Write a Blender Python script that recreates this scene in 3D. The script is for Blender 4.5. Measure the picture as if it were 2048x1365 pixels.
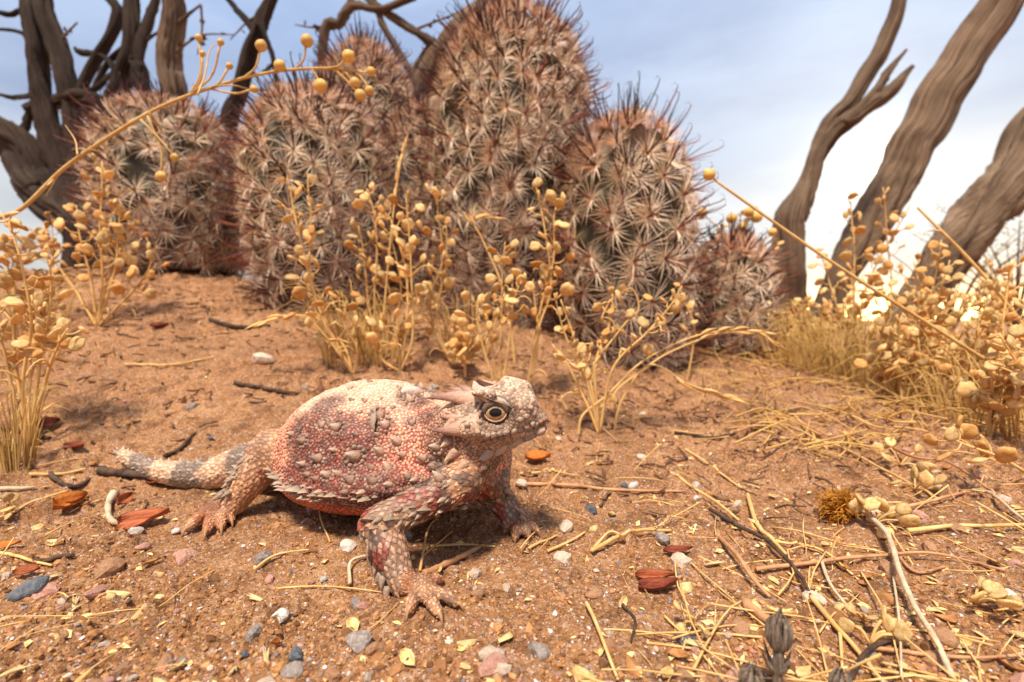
import bpy, math, random
import numpy as np
from mathutils import Vector, Matrix, Quaternion
from mathutils.bvhtree import BVHTree

for o in list(bpy.data.objects): bpy.data.objects.remove(o)
scene = bpy.context.scene
C = scene.collection
U = 0.0067            # one modelling unit = 6.7 mm
R = math.radians
rng = np.random.default_rng(7)
random.seed(7)

# ---------------------------------------------------------------- camera
CAMH, FPX, CX, CY, HOR = 6.0, 967.0, 1024.0, 682.5, 640.0
PITCH = math.atan((CY - HOR) / FPX)
cd = bpy.data.cameras.new('camera'); cam = bpy.data.objects.new('camera', cd); C.objects.link(cam)
cam.location = (0, 0, CAMH * U); cam.rotation_euler = (math.pi / 2 - PITCH, 0, 0)
cd.sensor_width = 36; cd.lens = FPX / 2048 * 36
cd.clip_start = 0.002; cd.clip_end = 6000
cd.dof.use_dof = True; cd.dof.focus_distance = 11.6 * U; cd.dof.aperture_fstop = 27
scene.camera = cam

# ---------------------------------------------------------------- sky, sun, exposure
SUN_EL, SUN_AZ = 64.0, 200.0          # high soft light from behind-left of the camera (azimuth clockwise from +Y)
w = bpy.data.worlds.new('World'); scene.world = w; w.use_nodes = True
nt = w.node_tree; nt.nodes.clear()
def N(nt, typ, **kw):
    n = nt.nodes.new(typ)
    for k, v in kw.items():
        if k.startswith('_'): n.inputs[k[1:]].default_value = v
        else: setattr(n, k, v)
    return n
def L(nt, a, b): nt.links.new(a, b)
def math_(nt, op, a, b=None, clamp=False):
    n = N(nt, 'ShaderNodeMath', operation=op); n.use_clamp = clamp
    for i, x in enumerate((a, b)):
        if x is None: continue
        if isinstance(x, (int, float)): n.inputs[i].default_value = x
        else: L(nt, x, n.inputs[i])
    return n.outputs[0]
def mixc(nt, fac, a, b, mode='MIX'):
    n = N(nt, 'ShaderNodeMix', data_type='RGBA', blend_type=mode)
    for s, x in ((0, fac), (6, a), (7, b)):
        if isinstance(x, (int, float)): n.inputs[s].default_value = x
        elif isinstance(x, (tuple, list)): n.inputs[s].default_value = (*x[:3], 1)
        else: L(nt, x, n.inputs[s])
    return n.outputs[2]
def ramp(nt, fac, stops, interp='LINEAR'):
    n = N(nt, 'ShaderNodeValToRGB'); n.color_ramp.interpolation = interp
    e = n.color_ramp.elements
    while len(e) < len(stops): e.new(0.5)
    for i, (p, c) in enumerate(stops):
        e[i].position = p; e[i].color = (*c, 1) if len(c) == 3 else c
    L(nt, fac, n.inputs[0]); return n.outputs[0]

tc = N(nt, 'ShaderNodeTexCoord')
sky = N(nt, 'ShaderNodeTexSky', sky_type='NISHITA', sun_disc=False)
sky.sun_elevation = R(SUN_EL); sky.sun_rotation = R(SUN_AZ); sky.air_density = 1.0; sky.dust_density = 2.0
nish = N(nt, 'ShaderNodeVectorMath', operation='SCALE'); L(nt, sky.outputs[0], nish.inputs[0]); nish.inputs['Scale'].default_value = 0.09
sep = N(nt, 'ShaderNodeSeparateXYZ'); L(nt, tc.outputs['Generated'], sep.inputs[0])
mp = N(nt, 'ShaderNodeMapping'); mp.inputs['Scale'].default_value = (1.6, 1.6, 5.5); L(nt, tc.outputs['Generated'], mp.inputs[0])
n1 = N(nt, 'ShaderNodeTexNoise', _Scale=1.9, _Detail=5.0, _Roughness=0.52); L(nt, mp.outputs[0], n1.inputs['Vector'])
n2 = N(nt, 'ShaderNodeTexNoise', _Scale=0.8, _Detail=3.0); L(nt, mp.outputs[0], n2.inputs['Vector'])
gd = Vector(((1715 - CX) / FPX, 1, (HOR - 335) / FPX)).normalized()      # where the sun stands behind the cloud
dot = N(nt, 'ShaderNodeVectorMath', operation='DOT_PRODUCT'); L(nt, tc.outputs['Generated'], dot.inputs[0]); dot.inputs[1].default_value = gd
dp = math_(nt, 'MAXIMUM', dot.outputs['Value'], 0.0)
g_core = math_(nt, 'POWER', dp, 700.0); g_mid = math_(nt, 'POWER', dp, 40.0); g_wide = math_(nt, 'POWER', dp, 5.0)
# cloud deck: blue-grey above, pale cream below a soft ragged edge
elev = math_(nt, 'ADD', sep.outputs['Z'], math_(nt, 'MULTIPLY', math_(nt, 'SUBTRACT', n2.outputs[0], 0.5), 0.22))
deck = ramp(nt, elev, [(0.0, (0.68, 0.62, 0.50)), (0.10, (0.68, 0.67, 0.63)), (0.22, (0.63, 0.66, 0.71)), (0.31, (0.42, 0.50, 0.66)), (0.5, (0.44, 0.56, 0.80)), (1.0, (0.40, 0.54, 0.82))])
tex = ramp(nt, n1.outputs[0], [(0.34, (0.80, 0.82, 0.87)), (0.62, (1.12, 1.10, 1.07))])
deck = mixc(nt, 1.0, deck, tex, 'MULTIPLY')
base = mixc(nt, 0.82, nish.outputs[0], deck)
def addglow(c, g, col):
    s = N(nt, 'ShaderNodeVectorMath', operation='SCALE'); s.inputs[0].default_value = col; L(nt, g, s.inputs['Scale'])
    a = N(nt, 'ShaderNodeVectorMath', operation='ADD'); L(nt, c, a.inputs[0]); L(nt, s.outputs[0], a.inputs[1]); return a.outputs[0]
base = addglow(base, g_core, (1.1, 0.95, 0.65)); base = addglow(base, g_mid, (0.20, 0.18, 0.13)); base = addglow(base, g_wide, (0.13, 0.11, 0.07))
hz = math_(nt, 'POWER', math_(nt, 'SUBTRACT', 1.0, math_(nt, 'ABSOLUTE', sep.outputs['Z']), clamp=True), 42.0)
hz = math_(nt, 'MULTIPLY', hz, math_(nt, 'POWER', dp, 7.0))
base = addglow(base, hz, (13.0, 7.6, 2.0))
bg = N(nt, 'ShaderNodeBackground'); L(nt, base, bg.inputs[0]); bg.inputs[1].default_value = 1.0
wo = N(nt, 'ShaderNodeOutputWorld'); L(nt, bg.outputs[0], wo.inputs[0])

sd = bpy.data.lights.new('sun', 'SUN'); sd.energy = 5.0; sd.angle = R(9); sd.color = (1.0, 0.91, 0.79)
sun = bpy.data.objects.new('sun', sd); C.objects.link(sun)
_az, _el = R(SUN_AZ), R(SUN_EL)
sdir = Vector((math.sin(_az) * math.cos(_el), math.cos(_az) * math.cos(_el), math.sin(_el)))
sun.rotation_euler = sdir.to_track_quat('Z', 'Y').to_euler(); sun.location = (0, 0, 3)
scene.view_settings.view_transform = 'Standard'; scene.view_settings.look = 'None'
scene.view_settings.exposure = 0.32; scene.view_settings.gamma = 1.0; scene.view_settings.use_curve_mapping = False
scene.render.engine = 'CYCLES'; scene.cycles.use_denoising = True; scene.cycles.max_bounces = 6

# ---------------------------------------------------------------- helpers
def srgb(r, g, b):
    f = lambda c: (c / 255 / 12.92) if c / 255 <= 0.04045 else ((c / 255 + 0.055) / 1.055) ** 2.4
    return (f(r), f(g), f(b))
def Wp(u, v, d):
    "point on the ray of photograph pixel (u, v) at forward distance y = d (units)"
    X, Yu = (u - CX) / FPX, (CY - v) / FPX
    dy = math.cos(PITCH) + math.sin(PITCH) * Yu; dz = -math.sin(PITCH) + math.cos(PITCH) * Yu
    return np.array([X / dy * d, d, CAMH + dz / dy * d])
def hashf(ix, iy, iz):
    h = (ix.astype(np.int64) * 374761393 + iy.astype(np.int64) * 668265263 + iz.astype(np.int64) * 2147483647 + 1013904223) & 0xffffffff
    h = ((h ^ (h >> 13)) * 1274126177) & 0xffffffff
    h = ((h ^ (h >> 16)) * 2246822519) & 0xffffffff
    return ((h ^ (h >> 15)) & 0xffff) / 32767.5 - 1.0
def vnoise(p):
    p = np.asarray(p, float); i = np.floor(p).astype(np.int64); f = p - i; f = f * f * f * (f * (f * 6 - 15) + 10)
    x, y, z = i[..., 0], i[..., 1], i[..., 2]; r = 0
    for a in (0, 1):
        for b in (0, 1):
            for c in (0, 1):
                wgt = (f[..., 0] if a else 1 - f[..., 0]) * (f[..., 1] if b else 1 - f[..., 1]) * (f[..., 2] if c else 1 - f[..., 2])
                r = r + wgt * hashf(x + a, y + b, z + c)
    return r
def fbm(p, o=4, g=0.5):
    p = np.asarray(p, float); s = 0; a = 1.0
    for k in range(o):
        s = s + a * vnoise(p * (2.03 ** k) + 17.3 * k); a *= g
    return s
def sstep(a, b, x):
    t = np.clip((x - a) / (b - a), 0, 1); return t * t * (3 - 2 * t)

def mesh_data(name, V, F, mat, col=None, smooth=True, origin=(0, 0, 0)):
    me = bpy.data.meshes.new(name)
    V = (np.asarray(V, float) - np.asarray(origin, float)) * U
    if not isinstance(F, list): F = [F]
    F = [np.asarray(f, dtype=np.int32) for f in F if len(f)]
    me.vertices.add(len(V)); me.vertices.foreach_set('co', V.astype(np.float32).ravel())
    nl = sum(f.size for f in F); npoly = sum(len(f) for f in F)
    me.loops.add(nl); me.polygons.add(npoly)
    me.loops.foreach_set('vertex_index', np.concatenate([f.ravel() for f in F]))
    starts = []; k = 0
    for f in F:
        starts.append(k + np.arange(len(f)) * f.shape[1]); k += f.size
    me.polygons.foreach_set('loop_start', np.concatenate(starts).astype(np.int32))
    me.polygons.foreach_set('use_smooth', np.full(npoly, smooth))
    if col is not None:
        a = me.color_attributes.new('Col', 'FLOAT_COLOR', 'POINT')
        c4 = np.ones((len(V), 4), np.float32); c4[:, :3] = col; a.data.foreach_set('color', c4.ravel())
    me.update(calc_edges=True)
    if mat is not None: me.materials.append(mat)
    return me
def link(name, me, parent=None, loc=(0, 0, 0)):
    o = bpy.data.objects.new(name, me); C.objects.link(o)
    o.location = Vector(loc) * U
    if parent is not None: o.parent = parent
    return o
def mk(name, V, F, mat, parent=None, col=None, smooth=True, origin=None):
    "mesh from world-unit vertices; with a parent the vertices are stored relative to the parent's place"
    if parent is not None: org = np.array(parent.get('_o', (0, 0, 0)), float); loc = (0, 0, 0)
    else: org = np.array(origin if origin is not None else (0, 0, 0), float); loc = org
    o = link(name, mesh_data(name, V, F, mat, col, smooth, org), parent, loc)
    o['_o'] = tuple(float(x) for x in org)
    return o
def tag(o, label, cat, group=None, kind=None):
    o['label'] = label; o['category'] = cat
    if group: o['group'] = group
    if kind: o['kind'] = kind
    return o
def thing(name, loc, label, cat, group=None):
    o = bpy.data.objects.new(name, None); C.objects.link(o); o.location = Vector([float(x) for x in loc]) * U
    o.empty_display_size = 0.005; o['_o'] = tuple(float(x) for x in loc)
    return tag(o, label, cat, group)
class MB:
    def __init__(s): s.V = []; s.F = {3: [], 4: []}; s.C = []; s.n = 0
    def add(s, V, F, col=None):
        V = np.asarray(V, float)
        for f in (F if isinstance(F, list) else [F]):
            f = np.asarray(f, np.int32)
            if len(f): s.F[f.shape[1]].append(f + s.n)
        s.V.append(V); s.n += len(V)
        if col is not None: s.C.append(np.broadcast_to(np.asarray(col, float), (len(V), 3)))
    def data(s):
        return np.concatenate(s.V), [np.concatenate(f) for f in s.F.values() if f], (np.concatenate(s.C) if s.C else None)
    def build(s, name, mat, parent=None, smooth=True, origin=None):
        V, F, c = s.data(); return mk(name, V, F, mat, parent, c, smooth, origin)
def spline(P, n):
    "Catmull-Rom through P, n samples; extra columns (radius) interpolate too"
    P = np.asarray(P, float)
    if len(P) < 3:
        t = np.linspace(0, 1, n)[:, None]; return P[0] * (1 - t) + P[-1] * t
    Q = np.vstack([2 * P[0] - P[1], P, 2 * P[-1] - P[-2]])
    t = np.linspace(0, len(P) - 1 - 1e-9, n); i = t.astype(int); f = (t - i)[:, None]
    a, b, c, d = Q[i], Q[i + 1], Q[i + 2], Q[i + 3]
    return 0.5 * (2 * b + (c - a) * f + (2 * a - 5 * b + 4 * c - d) * f ** 2 + (3 * b - 3 * c + d - a) * f ** 3)
def frames(P):
    T = np.gradient(P, axis=0); T /= np.linalg.norm(T, axis=1, keepdims=True) + 1e-12
    up = np.array([0, 0, 1.0]) if abs(T[0][2]) < 0.9 else np.array([1.0, 0, 0])
    A = np.zeros_like(P); a = np.cross(T[0], up); a /= np.linalg.norm(a)
    for k in range(len(P)):
        a = a - T[k] * np.dot(a, T[k]); a /= np.linalg.norm(a) + 1e-12; A[k] = a
    return T, A, np.cross(T, A)
def tube(P, rad, sides=6, shape=None, cap=True):
    "P (n,3), rad scalar or (n,), shape(k, ang array, t) -> radius factor"
    P = np.asarray(P, float); n = len(P); rad = np.broadcast_to(np.asarray(rad, float), (n,))
    T, A, Bn = frames(P); ang = np.arange(sides) / sides * 2 * math.pi
    rr = rad[:, None] * np.ones(sides)[None, :]
    if shape is not None: rr = rr * shape(np.linspace(0, 1, n)[:, None], ang[None, :])
    V = P[:, None, :] + rr[..., None] * (np.cos(ang)[None, :, None] * A[:, None, :] + np.sin(ang)[None, :, None] * Bn[:, None, :])
    V = V.reshape(-1, 3); k = np.arange(n - 1)[:, None] * sides; j = np.arange(sides)[None, :]; j2 = (j + 1) % sides
    Q = np.stack([k + j, k + j2, k + sides + j2, k + sides + j], -1).reshape(-1, 4)
    F = [Q]
    if cap:
        V = np.vstack([V, P[0], P[-1]]); c0, c1 = n * sides, n * sides + 1; jj = np.arange(sides); j3 = (jj + 1) % sides
        F.append(np.vstack([np.stack([np.full(sides, c0), j3, jj], -1), np.stack([np.full(sides, c1), (n - 1) * sides + jj, (n - 1) * sides + j3], -1)]))
    return V, F

# ---------------------------------------------------------------- materials
def mat_base(name, rough=0.75, spec=0.25):
    m = bpy.data.materials.new(name); m.use_nodes = True; t = m.node_tree
    b = t.nodes['Principled BSDF']; b.inputs['Roughness'].default_value = rough; b.inputs['Specular IOR Level'].default_value = spec
    return m, t, b
def ucoord(t, scale=1.0, stretch=(1, 1, 1)):
    c = N(t, 'ShaderNodeTexCoord'); m = N(t, 'ShaderNodeMapping')
    m.inputs['Scale'].default_value = tuple(scale / U * s for s in stretch); L(t, c.outputs['Object'], m.inputs[0]); return m.outputs[0]
def noise(t, vec, scale, detail=4.0, rough=0.55, out=0):
    n = N(t, 'ShaderNodeTexNoise', _Scale=scale, _Detail=detail, _Roughness=rough); L(t, vec, n.inputs['Vector']); return n.outputs[out]
def voro(t, vec, scale, out='Distance', feature='F1', rnd=1.0):
    n = N(t, 'ShaderNodeTexVoronoi', feature=feature, _Scale=scale, _Randomness=rnd); L(t, vec, n.inputs['Vector']); return n.outputs[out]
def bump(t, b, h, dist, strength=1.0, prev=None):
    n = N(t, 'ShaderNodeBump', _Strength=strength, _Distance=dist * U); L(t, h, n.inputs['Height'])
    if prev is not None: L(t, prev, n.inputs['Normal'])
    L(t, n.outputs[0], b.inputs['Normal']); return n.outputs[0]
def vcol(t): return N(t, 'ShaderNodeVertexColor', layer_name='Col').outputs[0]
def orand(t): return N(t, 'ShaderNodeObjectInfo').outputs['Random']
def simple(name, c0, c1, rough=0.75, nscale=3.0, stretch=(1, 1, 1), bmp=0.03, bscale=None, vary=0.3, transl=0.0, spec=0.2, c2=None):
    "two-tone procedural surface with per-object brightness variation"
    m, t, b = mat_base(name, rough, spec); v = ucoord(t, 1.0, stretch)
    n = noise(t, v, nscale, 5.0, 0.6)
    stops = [(0.32, c0), (0.68, c1)] if c2 is None else [(0.3, c0), (0.52, c1), (0.72, c2)]
    c = ramp(t, n, stops)
    if vary:
        f = math_(t, 'ADD', math_(t, 'MULTIPLY', orand(t), vary), 1 - vary / 2)
        s = N(t, 'ShaderNodeVectorMath', operation='SCALE'); L(t, c, s.inputs[0]); L(t, f, s.inputs['Scale']); c = s.outputs[0]
    L(t, c, b.inputs['Base Color'])
    if bmp: bump(t, b, noise(t, v, bscale or nscale * 3, 4.0, 0.6), bmp)
    if transl:
        tr = N(t, 'ShaderNodeBsdfTranslucent'); L(t, c, tr.inputs[0]); mx = N(t, 'ShaderNodeMixShader', _Fac=transl)
        L(t, b.outputs[0], mx.inputs[1]); L(t, tr.outputs[0], mx.inputs[2]); L(t, mx.outputs[0], t.nodes['Material Output'].inputs[0])
    return m
def vmat(name, rough=0.7, spec=0.25, nscale=20.0, namp=0.35, bmp=0.0, transl=0.0):
    "vertex-coloured surface with fine mottling"
    m, t, b = mat_base(name, rough, spec); v = ucoord(t)
    f = math_(t, 'ADD', math_(t, 'MULTIPLY', noise(t, v, nscale, 4.0, 0.6), namp * 2), 1 - namp)
    s = N(t, 'ShaderNodeVectorMath', operation='SCALE'); L(t, vcol(t), s.inputs[0]); L(t, f, s.inputs['Scale']); L(t, s.outputs[0], b.inputs['Base Color'])
    if bmp: bump(t, b, noise(t, v, nscale, 4.0, 0.6), bmp)
    if transl:
        tr = N(t, 'ShaderNodeBsdfTranslucent'); L(t, s.outputs[0], tr.inputs[0]); mx = N(t, 'ShaderNodeMixShader', _Fac=transl)
        L(t, b.outputs[0], mx.inputs[1]); L(t, tr.outputs[0], mx.inputs[2]); L(t, mx.outputs[0], t.nodes['Material Output'].inputs[0])
    return m
# ---------------------------------------------------------------- ground
_cx = np.array([-60, -31, -17.5, -1, 11.6, 19, 31, 60.0]); _cz = np.array([10.0, 10.6, 8.2, 6.9, 3.4, 3.8, 2.2, 2.0])
def G0(x, y):
    "smooth lie of the land: flat by the lizard, rising to the cactus bank, level beyond"
    x = np.asarray(x, float); y = np.asarray(y, float)
    crest = np.interp(x * 44 / np.maximum(y, 25), _cx, _cz)
    up = np.clip((y - 16.5) / (44 - 16.5), 0, 1); up = 0.55 * up + 0.45 * sstep(0, 1, up)
    dn = 1 - sstep(56, 130, y)
    z = crest * up * dn
    z = z + sstep(9, 17, x - 0.12 * y) * 0.7 * (1 - sstep(18, 60, y))       # slight bank under the straw on the right
    return z
def Gf(x, y):
    x = np.asarray(x, float); y = np.asarray(y, float); d = np.sqrt(x * x + y * y)
    P = np.stack([x, y, np.zeros_like(x)], -1)
    near = 1 - sstep(70, 160, d)
    z = G0(x, y) + 0.22 * fbm(P * 0.22 + 3.1, 2) * near + 0.10 * fbm(P * 0.75, 3) * near
    rg = 1 - np.abs(fbm(P * 1.15 + 40, 3))
    patch = sstep(-0.25, 0.5, vnoise(P * 0.33 + 9.7))
    z = z + (0.24 * patch + 0.05) * (np.maximum(rg - 0.55, 0) * 1.2) * near * (0.35 + 0.65 * sstep(8, 12, d))
    cl = np.maximum(fbm(P * 2.6 + 80, 3) - 0.15, 0)
    z = z + (0.20 * patch + 0.05 + .16 * sstep(17, 26, d)) * cl * near
    z = z + 0.036 * fbm(P * 6.5 + 11, 3, 0.6) * (1 - sstep(35, 60, d)) + 2.5 * vnoise(P * 0.012 + 5) * sstep(150, 500, d)
    return z
def gz(x, y): return float(Gf(np.array([x]), np.array([y]))[0])
def gpx(u, v, lift=0.0):
    "where the ray of pixel (u, v) meets the ground"
    p = np.array(Wp(u, v, 1.0)); d = GPD; X = p[0] * d; Z = CAMH + (p[2] - CAMH) * d
    below = np.where(Z <= G0(X, d) + .6)[0]; k = below[0] if len(below) else len(d) - 1
    d = np.linspace(d[max(k - 2, 0)], d[k] * 1.25 + 2, 160); X = p[0] * d; Z = CAMH + (p[2] - CAMH) * d; h = Gf(X, d); below = np.where(Z <= h)[0]
    k = below[0] if len(below) else len(d) - 1
    return np.array([X[k], d[k], h[k] + lift])
GPD = np.concatenate([np.linspace(4, 60, 400), np.linspace(60.2, 400, 150)])
# one sheet, fine near the lizard and coarser out to the horizon
rad = np.concatenate([np.linspace(1.0, 5.5, 16), 5.5 * np.exp(np.arange(1, 470) * 0.0052), ])
rad = np.concatenate([rad, rad[-1] * np.exp(np.arange(1, 90) * 0.105)])
th = np.concatenate([np.linspace(-R(56), R(56), 640), np.linspace(R(56), R(360 - 56), 90)[1:-1]])
RR, TT = np.meshgrid(rad, th, indexing='ij'); GX = RR * np.sin(TT); GY = RR * np.cos(TT)
GZ = Gf(GX, GY)
gv = np.stack([GX, GY, GZ], -1).reshape(-1, 3); nr_, nth = RR.shape
ki = np.arange(nr_ - 1)[:, None] * nth; ji = np.arange(nth)[None, :]; j2 = (ji + 1) % nth
gq = np.stack([ki + ji, ki + nth + ji, ki + nth + j2, ki + j2], -1).reshape(-1, 4)[:, ::-1]
gv = np.vstack([gv, [[0, 0, gz(0.0, 0.1)]]]); jj = np.arange(nth)
gfan = np.stack([np.full(nth, len(gv) - 1), (jj + 1) % nth, jj], -1)[:, ::-1]

def soil_mat():
    m, t, b = mat_base('desert_soil', 0.92, 0.12); v = ucoord(t)
    big = noise(t, v, 0.35, 4.0); mid = noise(t, v, 1.9, 5.0, 0.6)
    c = ramp(t, math_(t, 'ADD', math_(t, 'MULTIPLY', big, 0.5), math_(t, 'MULTIPLY', mid, 0.5)), [(0.34, srgb(120, 78, 46)), (0.5, srgb(168, 114, 70)), (0.66, srgb(196, 144, 98))])
    # sand grains of several colours
    g = voro(t, v, 15.0, 'Color'); gs = N(t, 'ShaderNodeSeparateColor'); L(t, g, gs.inputs[0])
    gc = ramp(t, gs.outputs[0], [(0.0, srgb(70, 48, 36)), (0.14, srgb(140, 96, 62)), (0.5, srgb(178, 126, 82)), (0.86, srgb(210, 168, 126)), (0.985, srgb(222, 200, 180))])
    c = mixc(t, 0.38, c, gc)
    g2 = voro(t, v, 38.0, 'Color'); gs2 = N(t, 'ShaderNodeSeparateColor'); L(t, g2, gs2.inputs[0])
    c = mixc(t, math_(t, 'GREATER_THAN', gs2.outputs[1], 0.965), c, ramp(t, gs2.outputs[2], [(0.2, srgb(50, 38, 34)), (0.5, srgb(200, 172, 150)), (0.8, srgb(222, 214, 208))]))
    blob = noise(t, v, .9, 6.0, .7); c = mixc(t, math_(t, 'MULTIPLY', math_(t, 'GREATER_THAN', blob, .57), .5), c, srgb(108, 70, 44))
    L(t, c, b.inputs['Base Color'])
    p = bump(t, b, voro(t, v, 15.0), 0.05, 0.9)
    p = bump(t, b, noise(t, v, 7.0, 6.0, 0.7), 0.09, 1.0, p)
    bump(t, b, voro(t, v, 38.0), 0.02, 0.7, p)
    return m
M_soil = soil_mat()
ground = mk('ground', gv, [gq, gfan], M_soil); ground['kind'] = 'structure'
# ---------------------------------------------------------------- horned lizard: one continuous body from a distance field
PR = []      # (type, data, k, label, distal direction)
def unit(a): a = np.asarray(a, float); return a / (np.linalg.norm(a) + 1e-12)
def cone(a, b, ra, rb, k, lab, d=None): a = np.asarray(a, float); b = np.asarray(b, float); PR.append(('c', (a, b, ra, rb), k, lab, unit(b - a) if d is None else unit(d)))
def ell(c, r, ax, k, lab, d): PR.append(('e', (np.asarray(c, float), np.asarray(r, float), np.asarray(ax, float)), k, lab, unit(d)))
Z3 = np.array([0, 0, 1.0])
bf = unit([0.94, -0.342, 0]); br = unit([-0.342, -0.94, 0]); Bc = np.array([-3.5, 14.6, 0.0])
def bp(a, s, z): return Bc + bf * a + br * s + Z3 * z
AX = np.array([bf, br, Z3])
BODY, HEAD, ARM, LEG, TAIL, TOE, NECK, BELLY = range(8)
bup = unit(bf * 0.99 + Z3 * 0.12); AXT = np.array([bup, br, unit(Z3 - bf * 0.12)])
ell(bp(-0.1, 0, 1.62), (3.5, 2.78, 0.86), AXT, 0.30, BODY, -bf)
ell(bp(-0.95, 0, 2.12), (2.95, 2.40, 1.98), AXT, 0.55, BODY, -bf)
ell(bp(0.1, 0, 1.25), (2.9, 2.3, 0.65), AX, 0.4, BELLY, -bf)
ell(bp(2.0, 0.25, 2.45), (1.7, 1.5, 1.15), AX, 0.5, BODY, -bf)
cone(bp(-2.4, 0, 1.9), bp(-4.0, 0.05, 1.35), 1.35, 0.85, 0.5, BODY, -bf)
# tail
tp = [np.r_[bp(-3.7, 0.0, 1.30), 0.9], np.r_[Wp(500, 925, 16.4), 0.62], np.r_[Wp(430, 947, 16.6), 0.50], np.r_[Wp(360, 948, 16.9), 0.40], np.r_[Wp(300, 937, 17.4), 0.31], np.r_[Wp(258, 917, 18.0), 0.21], np.r_[Wp(236, 903, 18.5), 0.09]]
TP = spline(tp, 22)
for i in range(21): cone(TP[i, :3], TP[i + 1, :3], TP[i, 3], TP[i + 1, 3], 0.15, TAIL)
# neck
cone(bp(2.4, 0.35, 2.55), (-1.25, 12.7, 2.95), 1.2, 0.92, 0.35, NECK, (-1, 0.4, 0))
# head (faces +x, right side to the camera)
hd = unit((-1, 0.05, 0.15)); EX = np.eye(3)
ell((-0.28, 12.5, 3.62), (0.95, 0.78, 0.68), EX, 0.22, HEAD, hd)
ell((0.13, 12.48, 3.92), (0.60, 0.62, 0.74), EX, 0.12, HEAD, hd)
ell((-0.95, 12.62, 3.45), (0.62, 0.92, 0.62), EX, 0.3, HEAD, hd)
cone((0.1, 12.48, 3.42), (0.70, 12.44, 3.36), 0.54, 0.26, 0.14, HEAD, hd)
cone((-0.85, 12.55, 2.92), (0.66, 12.44, 3.24), 0.58, 0.20, 0.14, HEAD, hd)
ell((-0.55, 12.5, 3.18), (0.75, 0.90, 0.42), EX, 0.2, HEAD, hd)
ell((-0.95, 12.5, 2.62), (0.62, 0.72, 0.52), EX, 0.25, NECK, (-1, 0, -0.3))
cone((-1.0, 12.6, 2.5), (-1.15, 12.95, 2.0), 0.55, 0.6, 0.3, NECK, (-0.5, 0, -1))
# brow ridges and the cheek shelf that carries the temple horns
for sg in (-1, 1):
    y = lambda o: 12.5 + sg * o
    cone((-0.92, y(0.78), 4.22), (-0.35, y(0.84), 4.19), 0.09, 0.11, 0.10, HEAD, hd)
    cone((-0.35, y(0.84), 4.19), (0.24, y(0.57), 3.90), 0.11, 0.09, 0.10, HEAD, hd)
    cone((-0.20, y(0.74), 3.30), (-1.05, y(0.90), 3.36), 0.16, 0.24, 0.14, HEAD, hd)
# ---- limbs
CLAWS = []
def foot(palm, wrist, tips, rtoe, lab=TOE, up=0.20):
    cone(wrist, palm, rtoe * 1.85, rtoe * 1.7, 0.12, TOE)
    for (t, lift) in tips:
        t = np.array(t, float); a = palm + (t - palm) * 0.22; a[2] = palm[2] * 0.9
        b = palm + (t - palm) * 0.62; b[2] = gz(b[0], b[1]) + rtoe * 0.9 + up * lift
        e = palm + (t - palm) * 0.84; e[2] = gz(e[0], e[1]) + rtoe * 0.75 + 0.04
        cone(palm, a, rtoe * 1.35, rtoe * 1.15, 0.10, lab); cone(a, b, rtoe * 1.15, rtoe, 0.06, lab); cone(b, e, rtoe, rtoe * 0.72, 0.05, lab)
        g = t.copy(); g[2] = gz(t[0], t[1]) - 0.02
        CLAWS.append((e, g, rtoe * 0.66))
def G(u, v, lift=0.0): return gpx(u, v, lift)
# right fore leg
S = Wp(925, 965, 11.75); E = Wp(752, 1050, 11.0); Wr = Wp(806, 1166, 10.45); Pm = G(838, 1196); Pm[2] += 0.26
cone(bp(2.5, 1.2, 1.9), S, 0.62, 0.46, 0.25, ARM, E - S); cone(S, E + (S - E) * 0.1, 0.47, 0.40, 0.14, ARM); cone(E + (S - E) * 0.1, E, 0.40, 0.37, 0.12, ARM)
Fm = E + (Wr - E) * 0.42
cone(E, Fm, 0.37, 0.43, 0.10, ARM); cone(Fm, Wr, 0.43, 0.28, 0.10, ARM)
foot(Pm, Wr, [(G(812, 1247), 0.6), (G(886, 1256), 0.5), (G(929, 1226), 0.6), (G(897, 1202), 0.4), (G(888, 1168), 0.4)], 0.125)
# left fore leg
S2 = Wp(980, 952, 13.3); E2 = Wp(1000, 1000, 13.75); W2 = Wp(1024, 1042, 13.45); P2 = G(1035, 1058); P2[2] += 0.25
cone(bp(2.6, -0.6, 2.0), S2, 0.8, 0.5, 0.3, ARM, E2 - S2); cone(S2, E2, 0.46, 0.37, 0.2, ARM); cone(E2, W2, 0.37, 0.28, 0.12, ARM)
foot(P2, W2, [(G(1008, 1073), 0.5), (G(1030, 1088), 0.5), (G(1058, 1084), 0.5), (G(1080, 1076), 0.5), (G(1072, 1052), 0.4)], 0.15)
# right hind leg
H3 = bp(-2.5, 0.9, 1.75); K3 = Wp(543, 900, 14.6); A3 = Wp(468, 1006, 14.2); P3 = G(440, 1028); P3[2] += 0.30
cone(H3, K3, 0.95, 0.60, 0.3, LEG); cone(K3, K3 + (A3 - K3) * 0.5, 0.58, 0.50, 0.15, LEG); cone(K3 + (A3 - K3) * 0.5, A3, 0.50, 0.36, 0.12, LEG)
foot(P3, A3, [(G(362, 1078), 0.9), (G(408, 1082), 0.9), (G(443, 1072), 0.9), (G(466, 1056), 0.7), (G(386, 1048), 0.6)], 0.165)
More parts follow.
